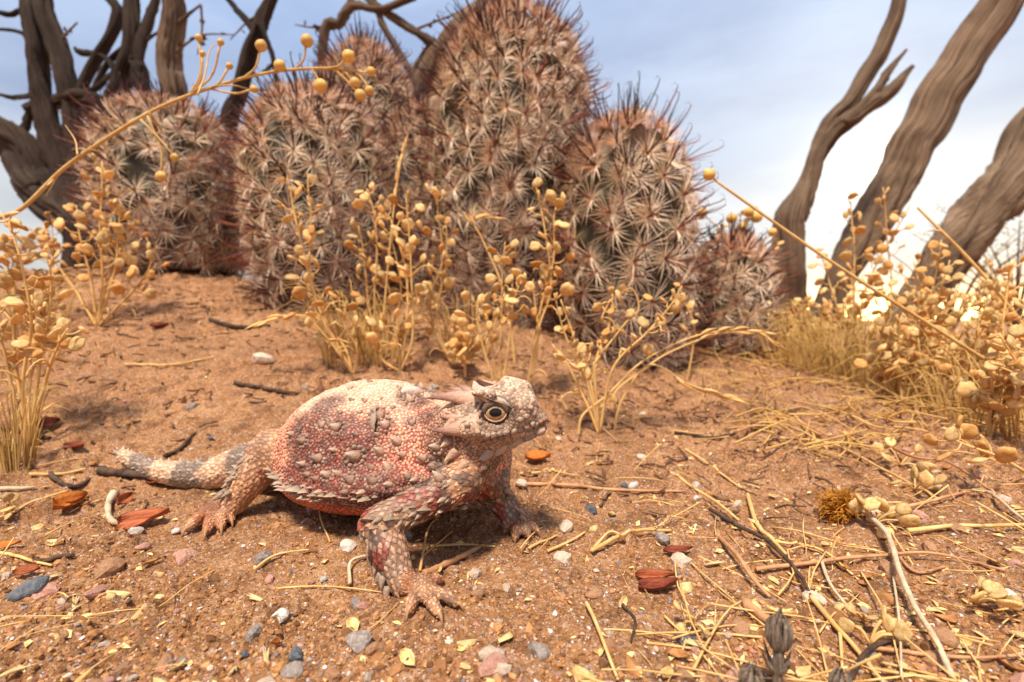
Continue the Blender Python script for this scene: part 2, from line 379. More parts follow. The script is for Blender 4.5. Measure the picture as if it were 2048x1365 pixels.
# left hind leg, behind the body
H4 = bp(-2.5, -1.2, 1.75); K4 = bp(-2.6, -3.1, 1.7); A4 = bp(-3.6, -3.7, 0.6); P4 = bp(-3.3, -4.2, 0.0); P4[2] = gz(P4[0], P4[1]) + 0.28
cone(H4, K4, 0.85, 0.6, 0.3, LEG); cone(K4, A4, 0.58, 0.36, 0.15, LEG)
foot(P4, A4, [((P4[0] + a, P4[1] + b, 0), 0.7) for a, b in ((1.2, 0.5), (1.0, 0.9), (0.5, 1.2), (0.0, 1.1), (-0.4, 0.8))], 0.165)

# ---- evaluate on a grid
hs = 0.066
lo = np.array([-16.6, 8.6, -0.5]); hi = np.array([2.2, 19.8, 5.3])
nx, ny, nz = ((hi - lo) / hs).astype(int) + 1
gxs = [lo[i] + np.arange(n) * hs for i, n in enumerate((nx, ny, nz))]
D = np.full((nx, ny, nz), 5.0, np.float32); LB = np.zeros((nx, ny, nz), np.int16); DB = np.full((nx, ny, nz), 5.0, np.float32)
for pi, (tp_, dat, k, lab, dd) in enumerate(PR):
    if tp_ == 'c':
        a, b, ra, rb = dat; mn = np.minimum(a - ra, b - rb); mx = np.maximum(a + ra, b + rb)
    else:
        c, r, ax = dat; ext = np.sqrt(((ax * r[:, None]) ** 2).sum(0)); mn, mx = c - ext, c + ext
    mg = k + 0.25
    i0 = np.clip(((mn - mg - lo) / hs).astype(int), 0, None); i1 = np.minimum(((mx + mg - lo) / hs).astype(int) + 2, (nx, ny, nz))
    if np.any(i1 <= i0): continue
    sl = tuple(slice(i0[q], i1[q]) for q in range(3))
    P = np.stack(np.meshgrid(*(gxs[q][sl[q]] for q in range(3)), indexing='ij'), -1).astype(np.float32)
    if tp_ == 'c':
        ab = b - a; t = np.clip(((P - a) @ ab) / (ab @ ab + 1e-9), 0, 1)
        d = np.linalg.norm(P - (a + t[..., None] * ab), axis=-1) - (ra + (rb - ra) * t)
    else:
        q = (P - c) @ ax.T; k0 = np.linalg.norm(q / r, axis=-1); k1 = np.linalg.norm(q / r ** 2, axis=-1) + 1e-6; d = k0 * (k0 - 1) / k1
    d = d.astype(np.float32); cur = D[sl]; better = d < DB[sl]
    LB[sl] = np.where(better, pi, LB[sl]); DB[sl] = np.minimum(DB[sl], d)
    h = np.clip(0.5 + 0.5 * (cur - d) / k, 0, 1); D[sl] = cur * (1 - h) + d * h - k * h * (1 - h)
# eye sockets, nostril
EYE = [np.array([-0.42, 12.5 - 0.52, 3.73]), np.array([-0.42, 12.5 + 0.52, 3.73])]
def carve(c, r, k=0.08):
    i0 = np.clip(((c - r - 0.3 - lo) / hs).astype(int), 0, None); i1 = np.minimum(((c + r + 0.3 - lo) / hs).astype(int) + 2, (nx, ny, nz))
    sl = tuple(slice(i0[q], i1[q]) for q in range(3))
    P = np.stack(np.meshgrid(*(gxs[q][sl[q]] for q in range(3)), indexing='ij'), -1)
    d = -(np.linalg.norm(P - c, axis=-1) - r); cur = D[sl]; h = np.clip(0.5 - 0.5 * (cur - d) / k, 0, 1)
    D[sl] = cur * (1 - h) + d * h + k * h * (1 - h)
for sg, e in zip((-1, 1), EYE): carve(e + np.array([0, sg * 0.14, -.02]), 0.32)
for sg in (-1, 1): carve(np.array([0.50, 12.46 + sg * 0.42, 3.80]), 0.07, 0.05)
# flat sloping roof and blunt front of the snout
i0 = ((np.array([-0.9, 11.4, 3.3]) - lo) / hs).astype(int); i1 = ((np.array([1.3, 13.6, 5.2]) - lo) / hs).astype(int)
sl = tuple(slice(i0[q], i1[q]) for q in range(3)); P = np.stack(np.meshgrid(*(gxs[q][sl[q]] for q in range(3)), indexing='ij'), -1)
for nn_, cc_, lim in (((0.24, 0, 0.97), (0.0, 12.5, 4.50), None), ((0.93, 0, 0.36), (0.60, 12.5, 4.0), None), ((0.28, -0.72, 0.62), (0.12, 11.98, 4.14), None), ((0.28, 0.72, 0.62), (0.12, 12.98, 4.14), None)):
    d = (P - np.array(cc_)) @ unit(nn_); d = np.where((P[..., 0] > -0.42) & (P[..., 2] > 3.62), d, -5); cur = D[sl]; k = 0.07; h = np.clip(0.5 - 0.5 * (cur - d) / k, 0, 1); D[sl] = cur * (1 - h) + d * h + k * h * (1 - h)
# surface nets
ins = D < 0; cs = np.zeros((nx - 1, ny - 1, nz - 1), np.int8)
for a in (0, 1):
    for b in (0, 1):
        for c in (0, 1): cs += ins[a:nx - 1 + a, b:ny - 1 + b, c:nz - 1 + c]
act = (cs > 0) & (cs < 8); idx = np.full(act.shape, -1, np.int64); ci = np.argwhere(act); idx[act] = np.arange(len(ci))
acc = np.zeros((len(ci), 3)); cnt = np.zeros(len(ci))
corn = [(a, b, c) for a in (0, 1) for b in (0, 1) for c in (0, 1)]
for p in corn:
    for ax in range(3):
        if p[ax]: continue
        q = list(p); q[ax] = 1
        va = D[ci[:, 0] + p[0], ci[:, 1] + p[1], ci[:, 2] + p[2]]; vb = D[ci[:, 0] + q[0], ci[:, 1] + q[1], ci[:, 2] + q[2]]
        m = (va < 0) != (vb < 0); t = np.where(m, va / np.where(m, va - vb, 1), 0)
        pos = np.array(p, float)[None] + t[:, None] * (np.array(q) - np.array(p)); acc += pos * m[:, None]; cnt += m
LV = lo + (ci + acc / cnt[:, None]) * hs
lab_v = LB[tuple(np.clip(np.round((LV - lo) / hs).astype(int), 0, [nx - 1, ny - 1, nz - 1]).T)]
quads = []
for ax in range(3):
    o1, o2 = [(1, 2), (2, 0), (0, 1)][ax]
    s0 = [slice(1, -1)] * 3; s0[ax] = slice(0, -1); s1 = list(s0); s1[ax] = slice(1, None)
    a = ins[tuple(s0)]; b = ins[tuple(s1)]; e = np.argwhere(a != b); flip = a[a != b]
    base = e + np.array([1 if i != ax else 0 for i in range(3)])
    def cell(d1, d2):
        c = base.copy(); c[:, o1] += d1; c[:, o2] += d2; return idx[c[:, 0], c[:, 1], c[:, 2]]
    q = np.stack([cell(-1, -1), cell(0, -1), cell(0, 0), cell(-1, 0)], 1); q[~flip] = q[~flip][:, ::-1]; quads.append(q)
LQ = np.concatenate(quads); LQ = LQ[(LQ >= 0).all(1)]
def lap(V, Q, it, lam):
    for _ in range(it):
        s = np.zeros_like(V); c = np.zeros(len(V))
        for i in range(4):
            np.add.at(s, Q[:, i], V[Q[:, (i + 1) % 4]] + V[Q[:, (i - 1) % 4]]); np.add.at(c, Q[:, i], 2)
        V = V + lam * (s / np.maximum(c, 1)[:, None] - V)
    return V
LV = lap(LV, LQ, 2, 0.5)
def vnormals(V, Q):
    n = np.cross(V[Q[:, 2]] - V[Q[:, 0]], V[Q[:, 3]] - V[Q[:, 1]]); s = np.zeros_like(V)
    for i in range(4): np.add.at(s, Q[:, i], n)
    return s / (np.linalg.norm(s, axis=1, keepdims=True) + 1e-12)
LN = vnormals(LV, LQ)
prlab = np.array([p[3] for p in PR]); prdir = np.array([p[4] for p in PR])
vl = prlab[lab_v]
# skin folds on the flank behind the arm and on the neck; the mouth line
bco = np.stack([(LV - Bc) @ bf, (LV - Bc) @ br, LV[:, 2]], 1)
fold = np.sin((bco[:, 0] * 0.7 + LV[:, 2] * 2.6 + 0.5 * fbm(LV * 0.9, 2)) * 6.0)
wf = np.exp(-((bco[:, 0] - 2.0) / 0.9) ** 2) * (bco[:, 1] > 0.3) * ((vl == BODY) | (vl == NECK)) * sstep(3.1, 2.4, LV[:, 2] * 1.0)
LV = LV + LN * (0.05 * fold * wf)[:, None] + LN * (0.035 * fbm(LV * 1.6, 3) * np.isin(vl, (BODY, NECK)))[:, None]
mx_ = np.array([0.95, -0.72]); mz_ = np.array([3.30, 2.99])
mline = np.interp(LV[:, 0], mx_[::-1], mz_[::-1]) + 0.05 * np.sin((LV[:, 0] + 0.7) * 2.2)
mgr = np.exp(-((LV[:, 2] - mline) / 0.045) ** 2) * sstep(-0.80, -0.60, LV[:, 0]) * (vl == HEAD)
LV = LV - LN * (0.11 * mgr)[:, None]
LN = vnormals(LV, LQ)
tri = np.concatenate([LQ[:, [0, 1, 2]], LQ[:, [0, 2, 3]]])
bvh = BVHTree.FromPolygons([tuple(v) for v in LV], [tuple(t) for t in tri.tolist()])
def cast(u, v):
    o = Vector((0, 0, CAMH)); d = (Vector(Wp(u, v, 1.0)) - o).normalized(); h = bvh.ray_cast(o, d)
    return (np.array(h[0]), np.array(h[1]) * (1 if Vector(h[1]).dot(d) < 0 else -1)) if h[0] is not None else None

# ---- colours (what the animal itself is coloured, linear)
c_cream = np.array(srgb(232, 200, 172)); c_pink = np.array(srgb(220, 160, 130)); c_red = np.array(srgb(140, 40, 30)); c_dark = np.array(srgb(66, 52, 48))
c_grey = np.array(srgb(158, 138, 122)); c_tan = np.array(srgb(206, 156, 118)); c_org = np.array(srgb(196, 104, 60)); c_tan2 = np.array(srgb(176, 146, 122)); c_belly = np.array(srgb(196, 96, 60))
blot = []
for u, v, r in ((702, 918, .75), (612, 880, .55), (690, 962, .6), (640, 930, .5), (755, 848, .32), (770, 955, .45), (600, 940, .4), (655, 1000, .4), (880, 900, .45), (900, 870, .4), (650, 812, .3), (825, 795, .35), (860, 830, .3), (720, 985, .4)):
    h = cast(u, v)
    if h: blot.append((h[0], r))
def blotch(P):
    s = np.zeros(len(P)); nn = 0.35 * fbm(P * 1.3 + 5, 3)
    for c, r in blot: r = r * 1.7; s = np.maximum(s, sstep(1.25, 0.55, np.linalg.norm(P - c, axis=1) / r + nn))
    return s
def mixv(a, b, t):
    t = np.asarray(t, float); return a + (b - a) * (t[:, None] if t.ndim else t)
def colour(P, Nn, lab, rnd, skin=False):
    n1 = fbm(P * 0.9 + 2, 3); n2 = fbm(P * 2.7 + 8, 2)
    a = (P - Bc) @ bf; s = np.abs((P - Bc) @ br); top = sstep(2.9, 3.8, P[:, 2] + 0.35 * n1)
    col = np.tile(c_pink, (len(P), 1))
    body = mixv(np.tile(c_pink, (len(P), 1)), np.tile(c_cream, (len(P), 1)), np.clip(top * 0.9 + 0.25 * (rnd - 0.5) + 0.25 * n2, 0, 1))
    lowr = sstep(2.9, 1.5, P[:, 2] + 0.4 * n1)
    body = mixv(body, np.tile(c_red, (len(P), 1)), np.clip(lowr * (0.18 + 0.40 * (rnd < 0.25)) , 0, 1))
    body = mixv(body, np.tile(c_grey, (len(P), 1)), 0.6 * sstep(-0.1, 0.6, n2) * (1 - top))
    body = mixv(body, np.tile(c_dark, (len(P), 1)), 0.88 * blotch(P) * (0.5 + 0.5 * rnd))
    bel = sstep(1.32, 1.05, P[:, 2]) * np.isin(lab, (BODY, BELLY)); body = mixv(body, np.tile(c_belly, (len(P), 1)), 0.85 * bel)
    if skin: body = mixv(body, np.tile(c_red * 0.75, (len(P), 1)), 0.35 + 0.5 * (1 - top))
    headc = mixv(np.tile(c_tan2, (len(P), 1)), np.tile(c_cream * 0.92, (len(P), 1)), np.clip(0.08 + 0.75 * sstep(3.7, 4.3, P[:, 2]) + 0.45 * n2 + 0.35 * (rnd - 0.5), 0, 1))
    headc = mixv(headc, np.tile(c_dark, (len(P), 1)), np.clip(0.55 * np.exp(-(np.linalg.norm(P - EYE[0], axis=1) / 0.58) ** 4) + 0.35 * (rnd < 0.16) + 0.3 * sstep(0.1, 0.7, n1), 0, 0.8))
    neckc = mixv(np.tile(c_tan2 * 0.85, (len(P), 1)), np.tile(c_org * 0.8, (len(P), 1)), np.clip(0.08 + 0.4 * n2 + 0.25 * rnd, 0, 0.5))
    neckc = mixv(neckc, np.tile(c_dark, (len(P), 1)), .55 * sstep(.05, .55, n1 + .3 * (rnd - .5)))
    neckc = mixv(neckc, body, sstep(2.6, 3.3, P[:, 2]) * 0.7)
    armc = mixv(np.tile(c_tan, (len(P), 1)), np.tile(c_grey, (len(P), 1)), np.clip(0.28 + 0.8 * n1 + 0.5 * (rnd - 0.5), 0, 1))
    armc = mixv(armc, np.tile(c_red * 1.1, (len(P), 1)), np.clip(0.75 * sstep(0.25, 0.75, n2 + 0.6 * (rnd - 0.5)), 0, 0.8))
    armc = mixv(armc, np.tile(c_dark, (len(P), 1)), 0.7 * sstep(0.05, 0.6, fbm(P * 1.9 + 31, 2) + 0.3 * (rnd - 0.5)))
    toec = mixv(np.tile(c_tan * 1.1, (len(P), 1)), np.tile(c_org, (len(P), 1)), np.clip(0.1 + .7 * n2, 0, 0.5)); toec = mixv(toec, np.tile(c_dark, (len(P), 1)), 0.5 * sstep(0.1, 0.6, n1))
    tl = (P - TP[0, :3]) @ unit(TP[-1, :3] - TP[0, :3]); band = sstep(-0.2, 0.5, np.sin(tl * 2.6) + 0.5 * n2)
    tailc = mixv(np.tile(c_grey * 0.75, (len(P), 1)), np.tile(c_cream * np.array([1.0, .88, .78]), (len(P), 1)), band * 0.85 + 0.15 * rnd)
    legc = mixv(armc, np.tile(c_tan * 1.12, (len(P), 1)), 0.55)
    for L_, cc in ((BODY, body), (BELLY, body), (HEAD, headc), (NECK, neckc), (ARM, armc), (LEG, legc), (TAIL, tailc), (TOE, toec)):
        m = lab == L_; col[m] = cc[m]
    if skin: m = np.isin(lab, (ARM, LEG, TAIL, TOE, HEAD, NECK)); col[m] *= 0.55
    return np.clip(col * np.array([1.04, .96, .88]), 0.01, 0.9)

M_skin = vmat('lizard_skin', 0.62, 0.3, 9.0, 0.25, 0.03)
M_scale = vmat('lizard_scale', 0.5, 0.4, 16.0, 0.3, 0.012)
M_horn = vmat('lizard_horn', 0.5, 0.35, 12.0, 0.35, 0.03)
LZ = thing('horned_lizard', (Bc[0], Bc[1], 0), 'pinkish tan horned lizard with spiny crown standing on the bare soil', 'lizard')
sk = colour(LV, LN, vl, np.full(len(LV), 0.5), True); sk = mixv(sk, np.tile(c_dark * 0.4, (len(LV), 1)), 0.8 * mgr)
mk('body', LV, LQ, M_skin, LZ, sk)

# ---- scales spread over the whole skin
tv = LV[tri]; ar = 0.5 * np.linalg.norm(np.cross(tv[:, 1] - tv[:, 0], tv[:, 2] - tv[:, 0]), axis=1)
SR = {BODY: .048, BELLY: .055, HEAD: .046, ARM: .076, LEG: .070, TAIL: .075, TOE: .042, NECK: .046}
trl = vl[tri[:, 0]]; rad_t = np.array([SR[q] for q in range(8)])[trl]
wgt = ar / rad_t ** 2; ncand = 230000
pick = rng.choice(len(tri), ncand, p=wgt / wgt.sum()); uv = rng.random((ncand, 2)); m = uv.sum(1) > 1; uv[m] = 1 - uv[m]
SP = tv[pick, 0] + uv[:, :1] * (tv[pick, 1] - tv[pick, 0]) + uv[:, 1:] * (tv[pick, 2] - tv[pick, 0])
Srad = rad_t[pick] * rng.uniform(0.82, 1.18, ncand); cells = {}; keep = []
for i in range(ncand):
    p = SP[i]; r = Srad[i]; k = (int(p[0] * 6), int(p[1] * 6), int(p[2] * 6 + 50)); ok = True
    for a in (-1, 0, 1):
        for b in (-1, 0, 1):
            for c in (-1, 0, 1):
                for (q0, q1, q2, rr) in cells.get((k[0] + a, k[1] + b, k[2] + c), ()):
                    if (p[0] - q0) ** 2 + (p[1] - q1) ** 2 + (p[2] - q2) ** 2 < (0.76 * (r + rr)) ** 2: ok = False; break
                if not ok: break
            if not ok: break
        if not ok: break
    if ok: cells.setdefault(k, []).append((p[0], p[1], p[2], r)); keep.append(i)
keep = np.array(keep); SP = SP[keep]; Srad = Srad[keep]; sv = tri[pick[keep], 0]; Sn = LN[sv]; Sl = vl[sv]; Sd = prdir[lab_v[sv]]
eyed = np.minimum(np.linalg.norm(SP - (EYE[0] + [0, -.1, 0]), axis=1), np.linalg.norm(SP - (EYE[1] + [0, .1, 0]), axis=1))
msk = eyed > 0.37; SP, Srad, Sn, Sl, Sd = SP[msk], Srad[msk], Sn[msk], Sl[msk], Sd[msk]
Td = Sd - Sn * (Sd * Sn).sum(1, keepdims=True); Td /= np.linalg.norm(Td, axis=1, keepdims=True) + 1e-9; Ts = np.cross(Sn, Td)
rnd = rng.random(len(SP)); Sc = colour(SP, Sn, Sl, rnd)
Sc *= rng.uniform(0.62, 1.18, (len(SP), 1))
gran = np.isin(Sl, (BODY, BELLY, HEAD, NECK)); keel = ~gran
mb = MB()
def put(sel, prof, faces, cmul):
    n = sel.sum(); P, r, n_, d_, s_, c_ = SP[sel], Srad[sel], Sn[sel], Td[sel], Ts[sel], Sc[sel]
    prof = np.asarray(prof, float); jit = 1 + 0.14 * rng.standard_normal((n, len(prof), 3))
    V = P[:, None] + r[:, None, None] * ((prof[None, :, :1] * jit[..., :1]) * d_[:, None] + (prof[None, :, 1:2] * jit[..., 1:2]) * s_[:, None] + prof[None, :, 2:3] * jit[..., 2:3] * n_[:, None])
    F = (np.asarray(faces)[None] + (np.arange(n) * len(prof))[:, None, None]).reshape(-1, 3)
    cc = c_[:, None, :] * np.asarray(cmul)[None, :, None]
    mb.add(V.reshape(-1, 3), F, cc.reshape(-1, 3))
h6 = [(math.cos(i * math.pi / 3), math.sin(i * math.pi / 3)) for i in range(6)]
prof = [(a * 1.0, b * 1.0, -0.25) for a, b in h6] + [(a * 0.74, b * 0.74, 0.30) for a, b in h6] + [(0.12, 0, 0.50)]
fc = [];
for i in range(6):
    j = (i + 1) % 6; fc += [(i, j, 6 + j), (i, 6 + j, 6 + i), (6 + i, 6 + j, 12)]
flat = [(a, b, z * (.55 if z > 0 else 1)) for a, b, z in prof]
Srad[gran & (Sl == HEAD)] *= 1.28; Srad[gran & (Sl != HEAD)] *= 1.12
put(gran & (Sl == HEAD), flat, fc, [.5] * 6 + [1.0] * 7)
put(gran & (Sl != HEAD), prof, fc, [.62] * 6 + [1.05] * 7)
kp = [(-1.15, 0, -0.12), (-0.05, -1.0, 0.10), (-0.05, 1.0, 0.10), (1.40, 0, 0.24), (-0.1, 0, 0.26), (0.0, -0.9, -0.3), (0.0, 0.9, -0.3), (1.15, 0, -0.15)]
kf = [(0, 1, 4), (0, 4, 2), (1, 3, 4), (4, 3, 2), (1, 5, 3), (5, 7, 3), (2, 3, 6), (6, 3, 7), (0, 5, 1), (0, 2, 6)]
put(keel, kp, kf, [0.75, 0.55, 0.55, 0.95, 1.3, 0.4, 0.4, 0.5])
sc_ = mb.build('scale_cover', M_scale, LZ, smooth=False); sc_['kind'] = 'stuff'

# ---- single spines, tubercles, horns, claws
def spike(base, tip, r, name, colb, colt, parent=LZ, bend=0.0, sides=8, sink=0.25, n=6, ridge=0.10):
    base = np.asarray(base, float); tip = np.asarray(tip, float); ax = tip - base; Ln = np.linalg.norm(ax); t = np.linspace(-sink, 1, n)
    P = base + t[:, None] * ax + np.outer(bend * Ln * np.sin(np.clip(t, 0, 1) * math.pi), Z3)
    rr = r * np.clip(1 - np.clip(t, 0, 1), 0.03, 1) ** 0.85
    ph = rng.random() * 6
    V, F = tube(P, rr, sides, lambda k, a: 1 + ridge * np.cos(4 * a + ph))
    tt = np.concatenate([np.repeat(np.clip(t, 0, 1), sides), [0, 1]]); col = np.asarray(colb) + (np.asarray(colt) - np.asarray(colb)) * (tt[:, None] ** 1.3)
    return mk(name, V, F, M_horn, parent, col, True)
hb = np.array(srgb(206, 162, 134)); ht = np.array(srgb(150, 104, 86)); htd = np.array(srgb(120, 78, 66))
HORNS = [((962, 806, 12.15), (853, 797, 12.45), .27, 0.06), ((962, 806, 13.05), (911, 769, 13.5), .26, 0.05), ((975, 812, 12.6), (884, 782, 13.0), .24, 0.05),
         ((978, 796, 11.82), (942, 778, 11.80), .17, 0.0), ((950, 852, 11.72), (864, 862, 11.75), .30, -0.03), ((930, 838, 12.0), (880, 834, 12.1), .20, 0.0)]
for b, t, r, bd in HORNS: spike(Wp(*b), Wp(*t), r, 'horn', hb, htd if r > .2 else ht, bend=bd, sides=10, sink=0.12, n=9)
for a, b, r in (((-0.95, 13.35, 3.45), (-1.9, 13.6, 3.35), .24), ((-0.9, 13.2, 3.9), (-1.8, 13.5, 4.1), .22), ((-0.6, 13.2, 4.15), (-1.0, 13.3, 4.4), .15)): spike(a, b, r, 'horn', hb, ht, sides=10, n=8)
gs = np.array(srgb(176, 138, 110)); gt = np.array(srgb(214, 184, 150))
for b, t, r in (((908, 906), (887, 925), .13), ((928, 930), (907, 946), .13), ((975, 906), (958, 920), .11), ((895, 884), (880, 895), .10), ((1005, 915), (1018, 930), .08), ((905, 845), (884, 858), .14), ((965, 935), (940, 950), .1)):
    h = cast(*b)
    if h: spike(h[0], h[0] + (Wp(t[0], t[1], h[0][1] - 0.1) - h[0]), r, 'neck_spine', gs, gt, sides=6)
# large plates along the jaw and lips
def plate(u0, v0, u1, v1, wd, col, name):
    h = cast((u0 + u1) / 2, (v0 + v1) / 2)
    if not h: return
    ax = unit(Wp(u1, v1, h[0][1]) - Wp(u0, v0, h[0][1])); n = unit(h[1]); ax = unit(ax - n * (ax @ n)); s = np.cross(n, ax); Ln = np.linalg.norm(Wp(u1, v1, h[0][1]) - Wp(u0, v0, h[0][1])) / 2 * 1.08
    ring = []
    for sc, z in ((1.0, -0.06), (0.95, 0.06), (0.6, 0.085)):
        for i in range(10):
            a = i / 10 * 2 * math.pi; c_, s_ = math.cos(a), math.sin(a); q = (abs(c_) ** 3 + abs(s_) ** 3) ** (-1 / 3)
            ring.append(h[0] + ax * (Ln * sc * c_ * q) + s * (wd * sc * s_ * q) + n * (z * (1 + 0.15 * rng.standard_normal())))
    ring.append(h[0] + n * 0.095); F = []
    for k in range(2):
        for i in range(10): j = (i + 1) % 10; F += [(k * 10 + i, k * 10 + j, k * 10 + 10 + j), (k * 10 + i, k * 10 + 10 + j, k * 10 + 10 + i)]
    for i in range(10): F.append((20 + i, 20 + (i + 1) % 10, 30))
    mk(name, np.array(ring), np.array(F), M_horn, LZ, np.tile(np.asarray(col), (31, 1)) * rng.uniform(0.85, 1.1), True)
jw = spline(np.array([(960, 917), (985, 905), (1015, 893), (1045, 880), (1072, 868), (1090, 858)], float), 6)
for i in range(5): plate(*jw[i], *jw[i + 1], 0.10, (c_tan2 * 1.15 if i % 3 else c_grey), 'jaw_plate')
lp = spline(np.array([(962, 893), (990, 884), (1020, 874), (1050, 862), (1080, 849), (1093, 842)], float), 14)
for i in range(13): plate(*(lp[i] - [0, 5]), *(lp[i + 1] - [0, 5]), 0.055, (c_tan2 * .75 if i % 2 else c_pink * 0.6), 'lip_plate')
ck = spline(np.array([(950, 862), (975, 870), (1005, 866), (1040, 858), (1070, 845)], float), 11)
for i in range(10): plate(*ck[i], *ck[i + 1], 0.062, (c_tan2 * .8 if i % 3 else c_tan2), 'cheek_plate')
for (u, v) in ((945, 838), (955, 830), (935, 850), (958, 846), (1040, 838), (1052, 832), (1060, 815), (1066, 826)): plate(u - 6, v, u + 6, v + 1, 0.065, c_tan2 * .95, 'cheek_plate')
# sharp brow shelf over each eye
for sg in (-1, 1):
    O = spline(np.array([(Wp(944, 779, 11.70)), (Wp(966, 792, 11.62)), (Wp(992, 802, 11.60)), (Wp(1016, 811, 11.70)), (Wp(1040, 824, 11.92))]), 16)
    if sg > 0: O[:, 1] = 25.0 - O[:, 1]
    jg = fbm(O * 5, 2)[:, None] * .025; inn = np.array([0, -sg * 1.0, 0]); w_ = np.linspace(.30, .34, 16)[:, None]
    rows = [O + inn * w_ * 1.35 + Z3 * (.17 + jg), O + inn * w_ * .5 + Z3 * (.085 + jg), O + Z3 * jg, O + inn * .05 - Z3 * (.07 + jg), O + inn * w_ * 1.2 - Z3 * .10]
    V = np.concatenate(rows); F = np.array([(r * 16 + i, r * 16 + i + 1, r * 16 + 17 + i, r * 16 + 16 + i) for r in range(4) for i in range(15)])
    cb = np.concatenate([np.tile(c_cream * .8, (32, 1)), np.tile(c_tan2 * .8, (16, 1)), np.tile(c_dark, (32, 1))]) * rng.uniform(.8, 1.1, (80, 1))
    mk('brow_shelf', V, F, M_horn, LZ, cb)
# rosette tubercles on the flank (seen ones) and on the far side
tub = [(700, 778, .5), (660, 797, .3), (740, 765, .4), (798, 778, .4), (820, 800, .75), (840, 785, .5), (762, 797, .3), (730, 802, .35), (704, 801, .3), (645, 850, .6), (674, 855, .8), (757, 832, 1.0), (771, 850, .7), (824, 846, .6), (796, 884, .8), (760, 904, .7), (710, 913, 1.0), (637, 917, .75), (606, 882, .6), (655, 950, .6), (700, 960, .7), (745, 963, .65), (776, 937, .6), (742, 936, .45), (868, 915, .5), (875, 893, .65), (847, 917, .5), (880, 957, .75), (815, 953, .5), (778, 970, .5), (607, 928, .4), (616, 949, .4), (632, 958, .4), (678, 948, .45), (806, 911, .4), (865, 935, .5), (586, 868, .4), (600, 840, .4), (862, 800, .4), (850, 835, .4), (830, 960, .45), (725, 985, .45), (640, 985, .4), (690, 985, .4), (712, 870, .35), (755, 870, .3), (668, 900, .3), (830, 905, .35), (720, 825, .3), (680, 825, .3), (630, 825, .3), (785, 815, .3)]
def tubercle(p, n, s):
    n = unit(n); d = unit(-bf - n * (-bf @ n)); r = 0.20 * s + 0.05; up = 0.55 if p[2] > 3.0 else 0.9
    cb = np.array(srgb(172, 138, 116)) * rng.uniform(0.7, 1.1); ct = np.array(srgb(196, 172, 148)) if rng.random() < .6 else np.array(srgb(96, 84, 78))
    t = spike(p, p + n * r * 1.5 * up + d * r * 0.75, r * 0.78, 'tubercle', cb * np.array([1.05, .95, .85]), ct, sides=7, sink=0.3, n=5, ridge=0.12)
    if s >= 0.45:
        ax1 = d; ax2 = np.cross(n, d); k = 10; ros = MB()
        for i in range(k):
            a = (i + rng.random() * .4) / k * 2 * math.pi; c = p + (ax1 * math.cos(a) + ax2 * math.sin(a)) * r * 1.15; q = r * 0.36
            Vs = np.array([c + (ax1 * math.cos(b) + ax2 * math.sin(b)) * q - n * 0.03 for b in np.arange(6) * math.pi / 3] + [c + (ax1 * math.cos(b) + ax2 * math.sin(b)) * q * .6 + n * q * .75 for b in np.arange(6) * math.pi / 3] + [c + n * q * 0.95])
            ros.add(Vs, np.array(fc), np.tile(cb * rng.uniform(.75, 1.15), (13, 1)))
        ros.build('rosette', M_horn, t)
for u, v, s in tub:
    h = cast(u, v)
    if h: tubercle(h[0], h[1], s * 0.85)
for i in range(34):
    a, s = rng.uniform(-2.8, 2.0), -rng.uniform(0.2, 2.2); h = bvh.ray_cast(Vector(bp(a, s, 8)), Vector((0, 0, -1)))
    if h[0] is not None and h[0].z > 1.5: tubercle(np.array(h[0]), np.array(h[1]) * (1 if h[1].z > 0 else -1), rng.uniform(.35, .8))
# two open folds on the back where loose skin is peeling
def peel(px, col):
    pts = [cast(u, v) for u, v in px]; pts = [p for p in pts if p]
    if len(pts) < 3: return
    Pp = np.array([p[0] for p in pts]); Nn = unit(np.mean([p[1] for p in pts], 0)); Q = spline(Pp, 14); T, A, Bn = frames(Q)
    S_ = np.cross(Nn, T); S_ /= np.linalg.norm(S_, axis=1, keepdims=True); jit = fbm(Q * 3, 2)[:, None] * 0.05
    w_ = 0.16 * np.sin(np.linspace(0.15, math.pi - .15, 14))[:, None]
    rows = [Q - S_ * w_ * .3 - Nn * .05, Q + Nn * (0.12 + jit), Q + S_ * (w_ + jit) + Nn * (0.20 + jit), Q + S_ * (w_ * 1.0 + jit) + Nn * (0.17 + jit), Q + S_ * w_ * .2 + Nn * 0.0]
    V = np.concatenate(rows); F = [(r * 14 + i, r * 14 + i + 1, r * 14 + 15 + i, r * 14 + 14 + i) for r in range(4) for i in range(13)]
    mk('peeling_skin', V, np.array(F), M_horn, LZ, np.tile(np.asarray(col), (len(V), 1)))
peel([(752, 818), (745, 828), (742, 842), (744, 855), (750, 865)], c_tan2 * .8); peel([(800, 796), (812, 790), (825, 788), (838, 790)], c_cream)
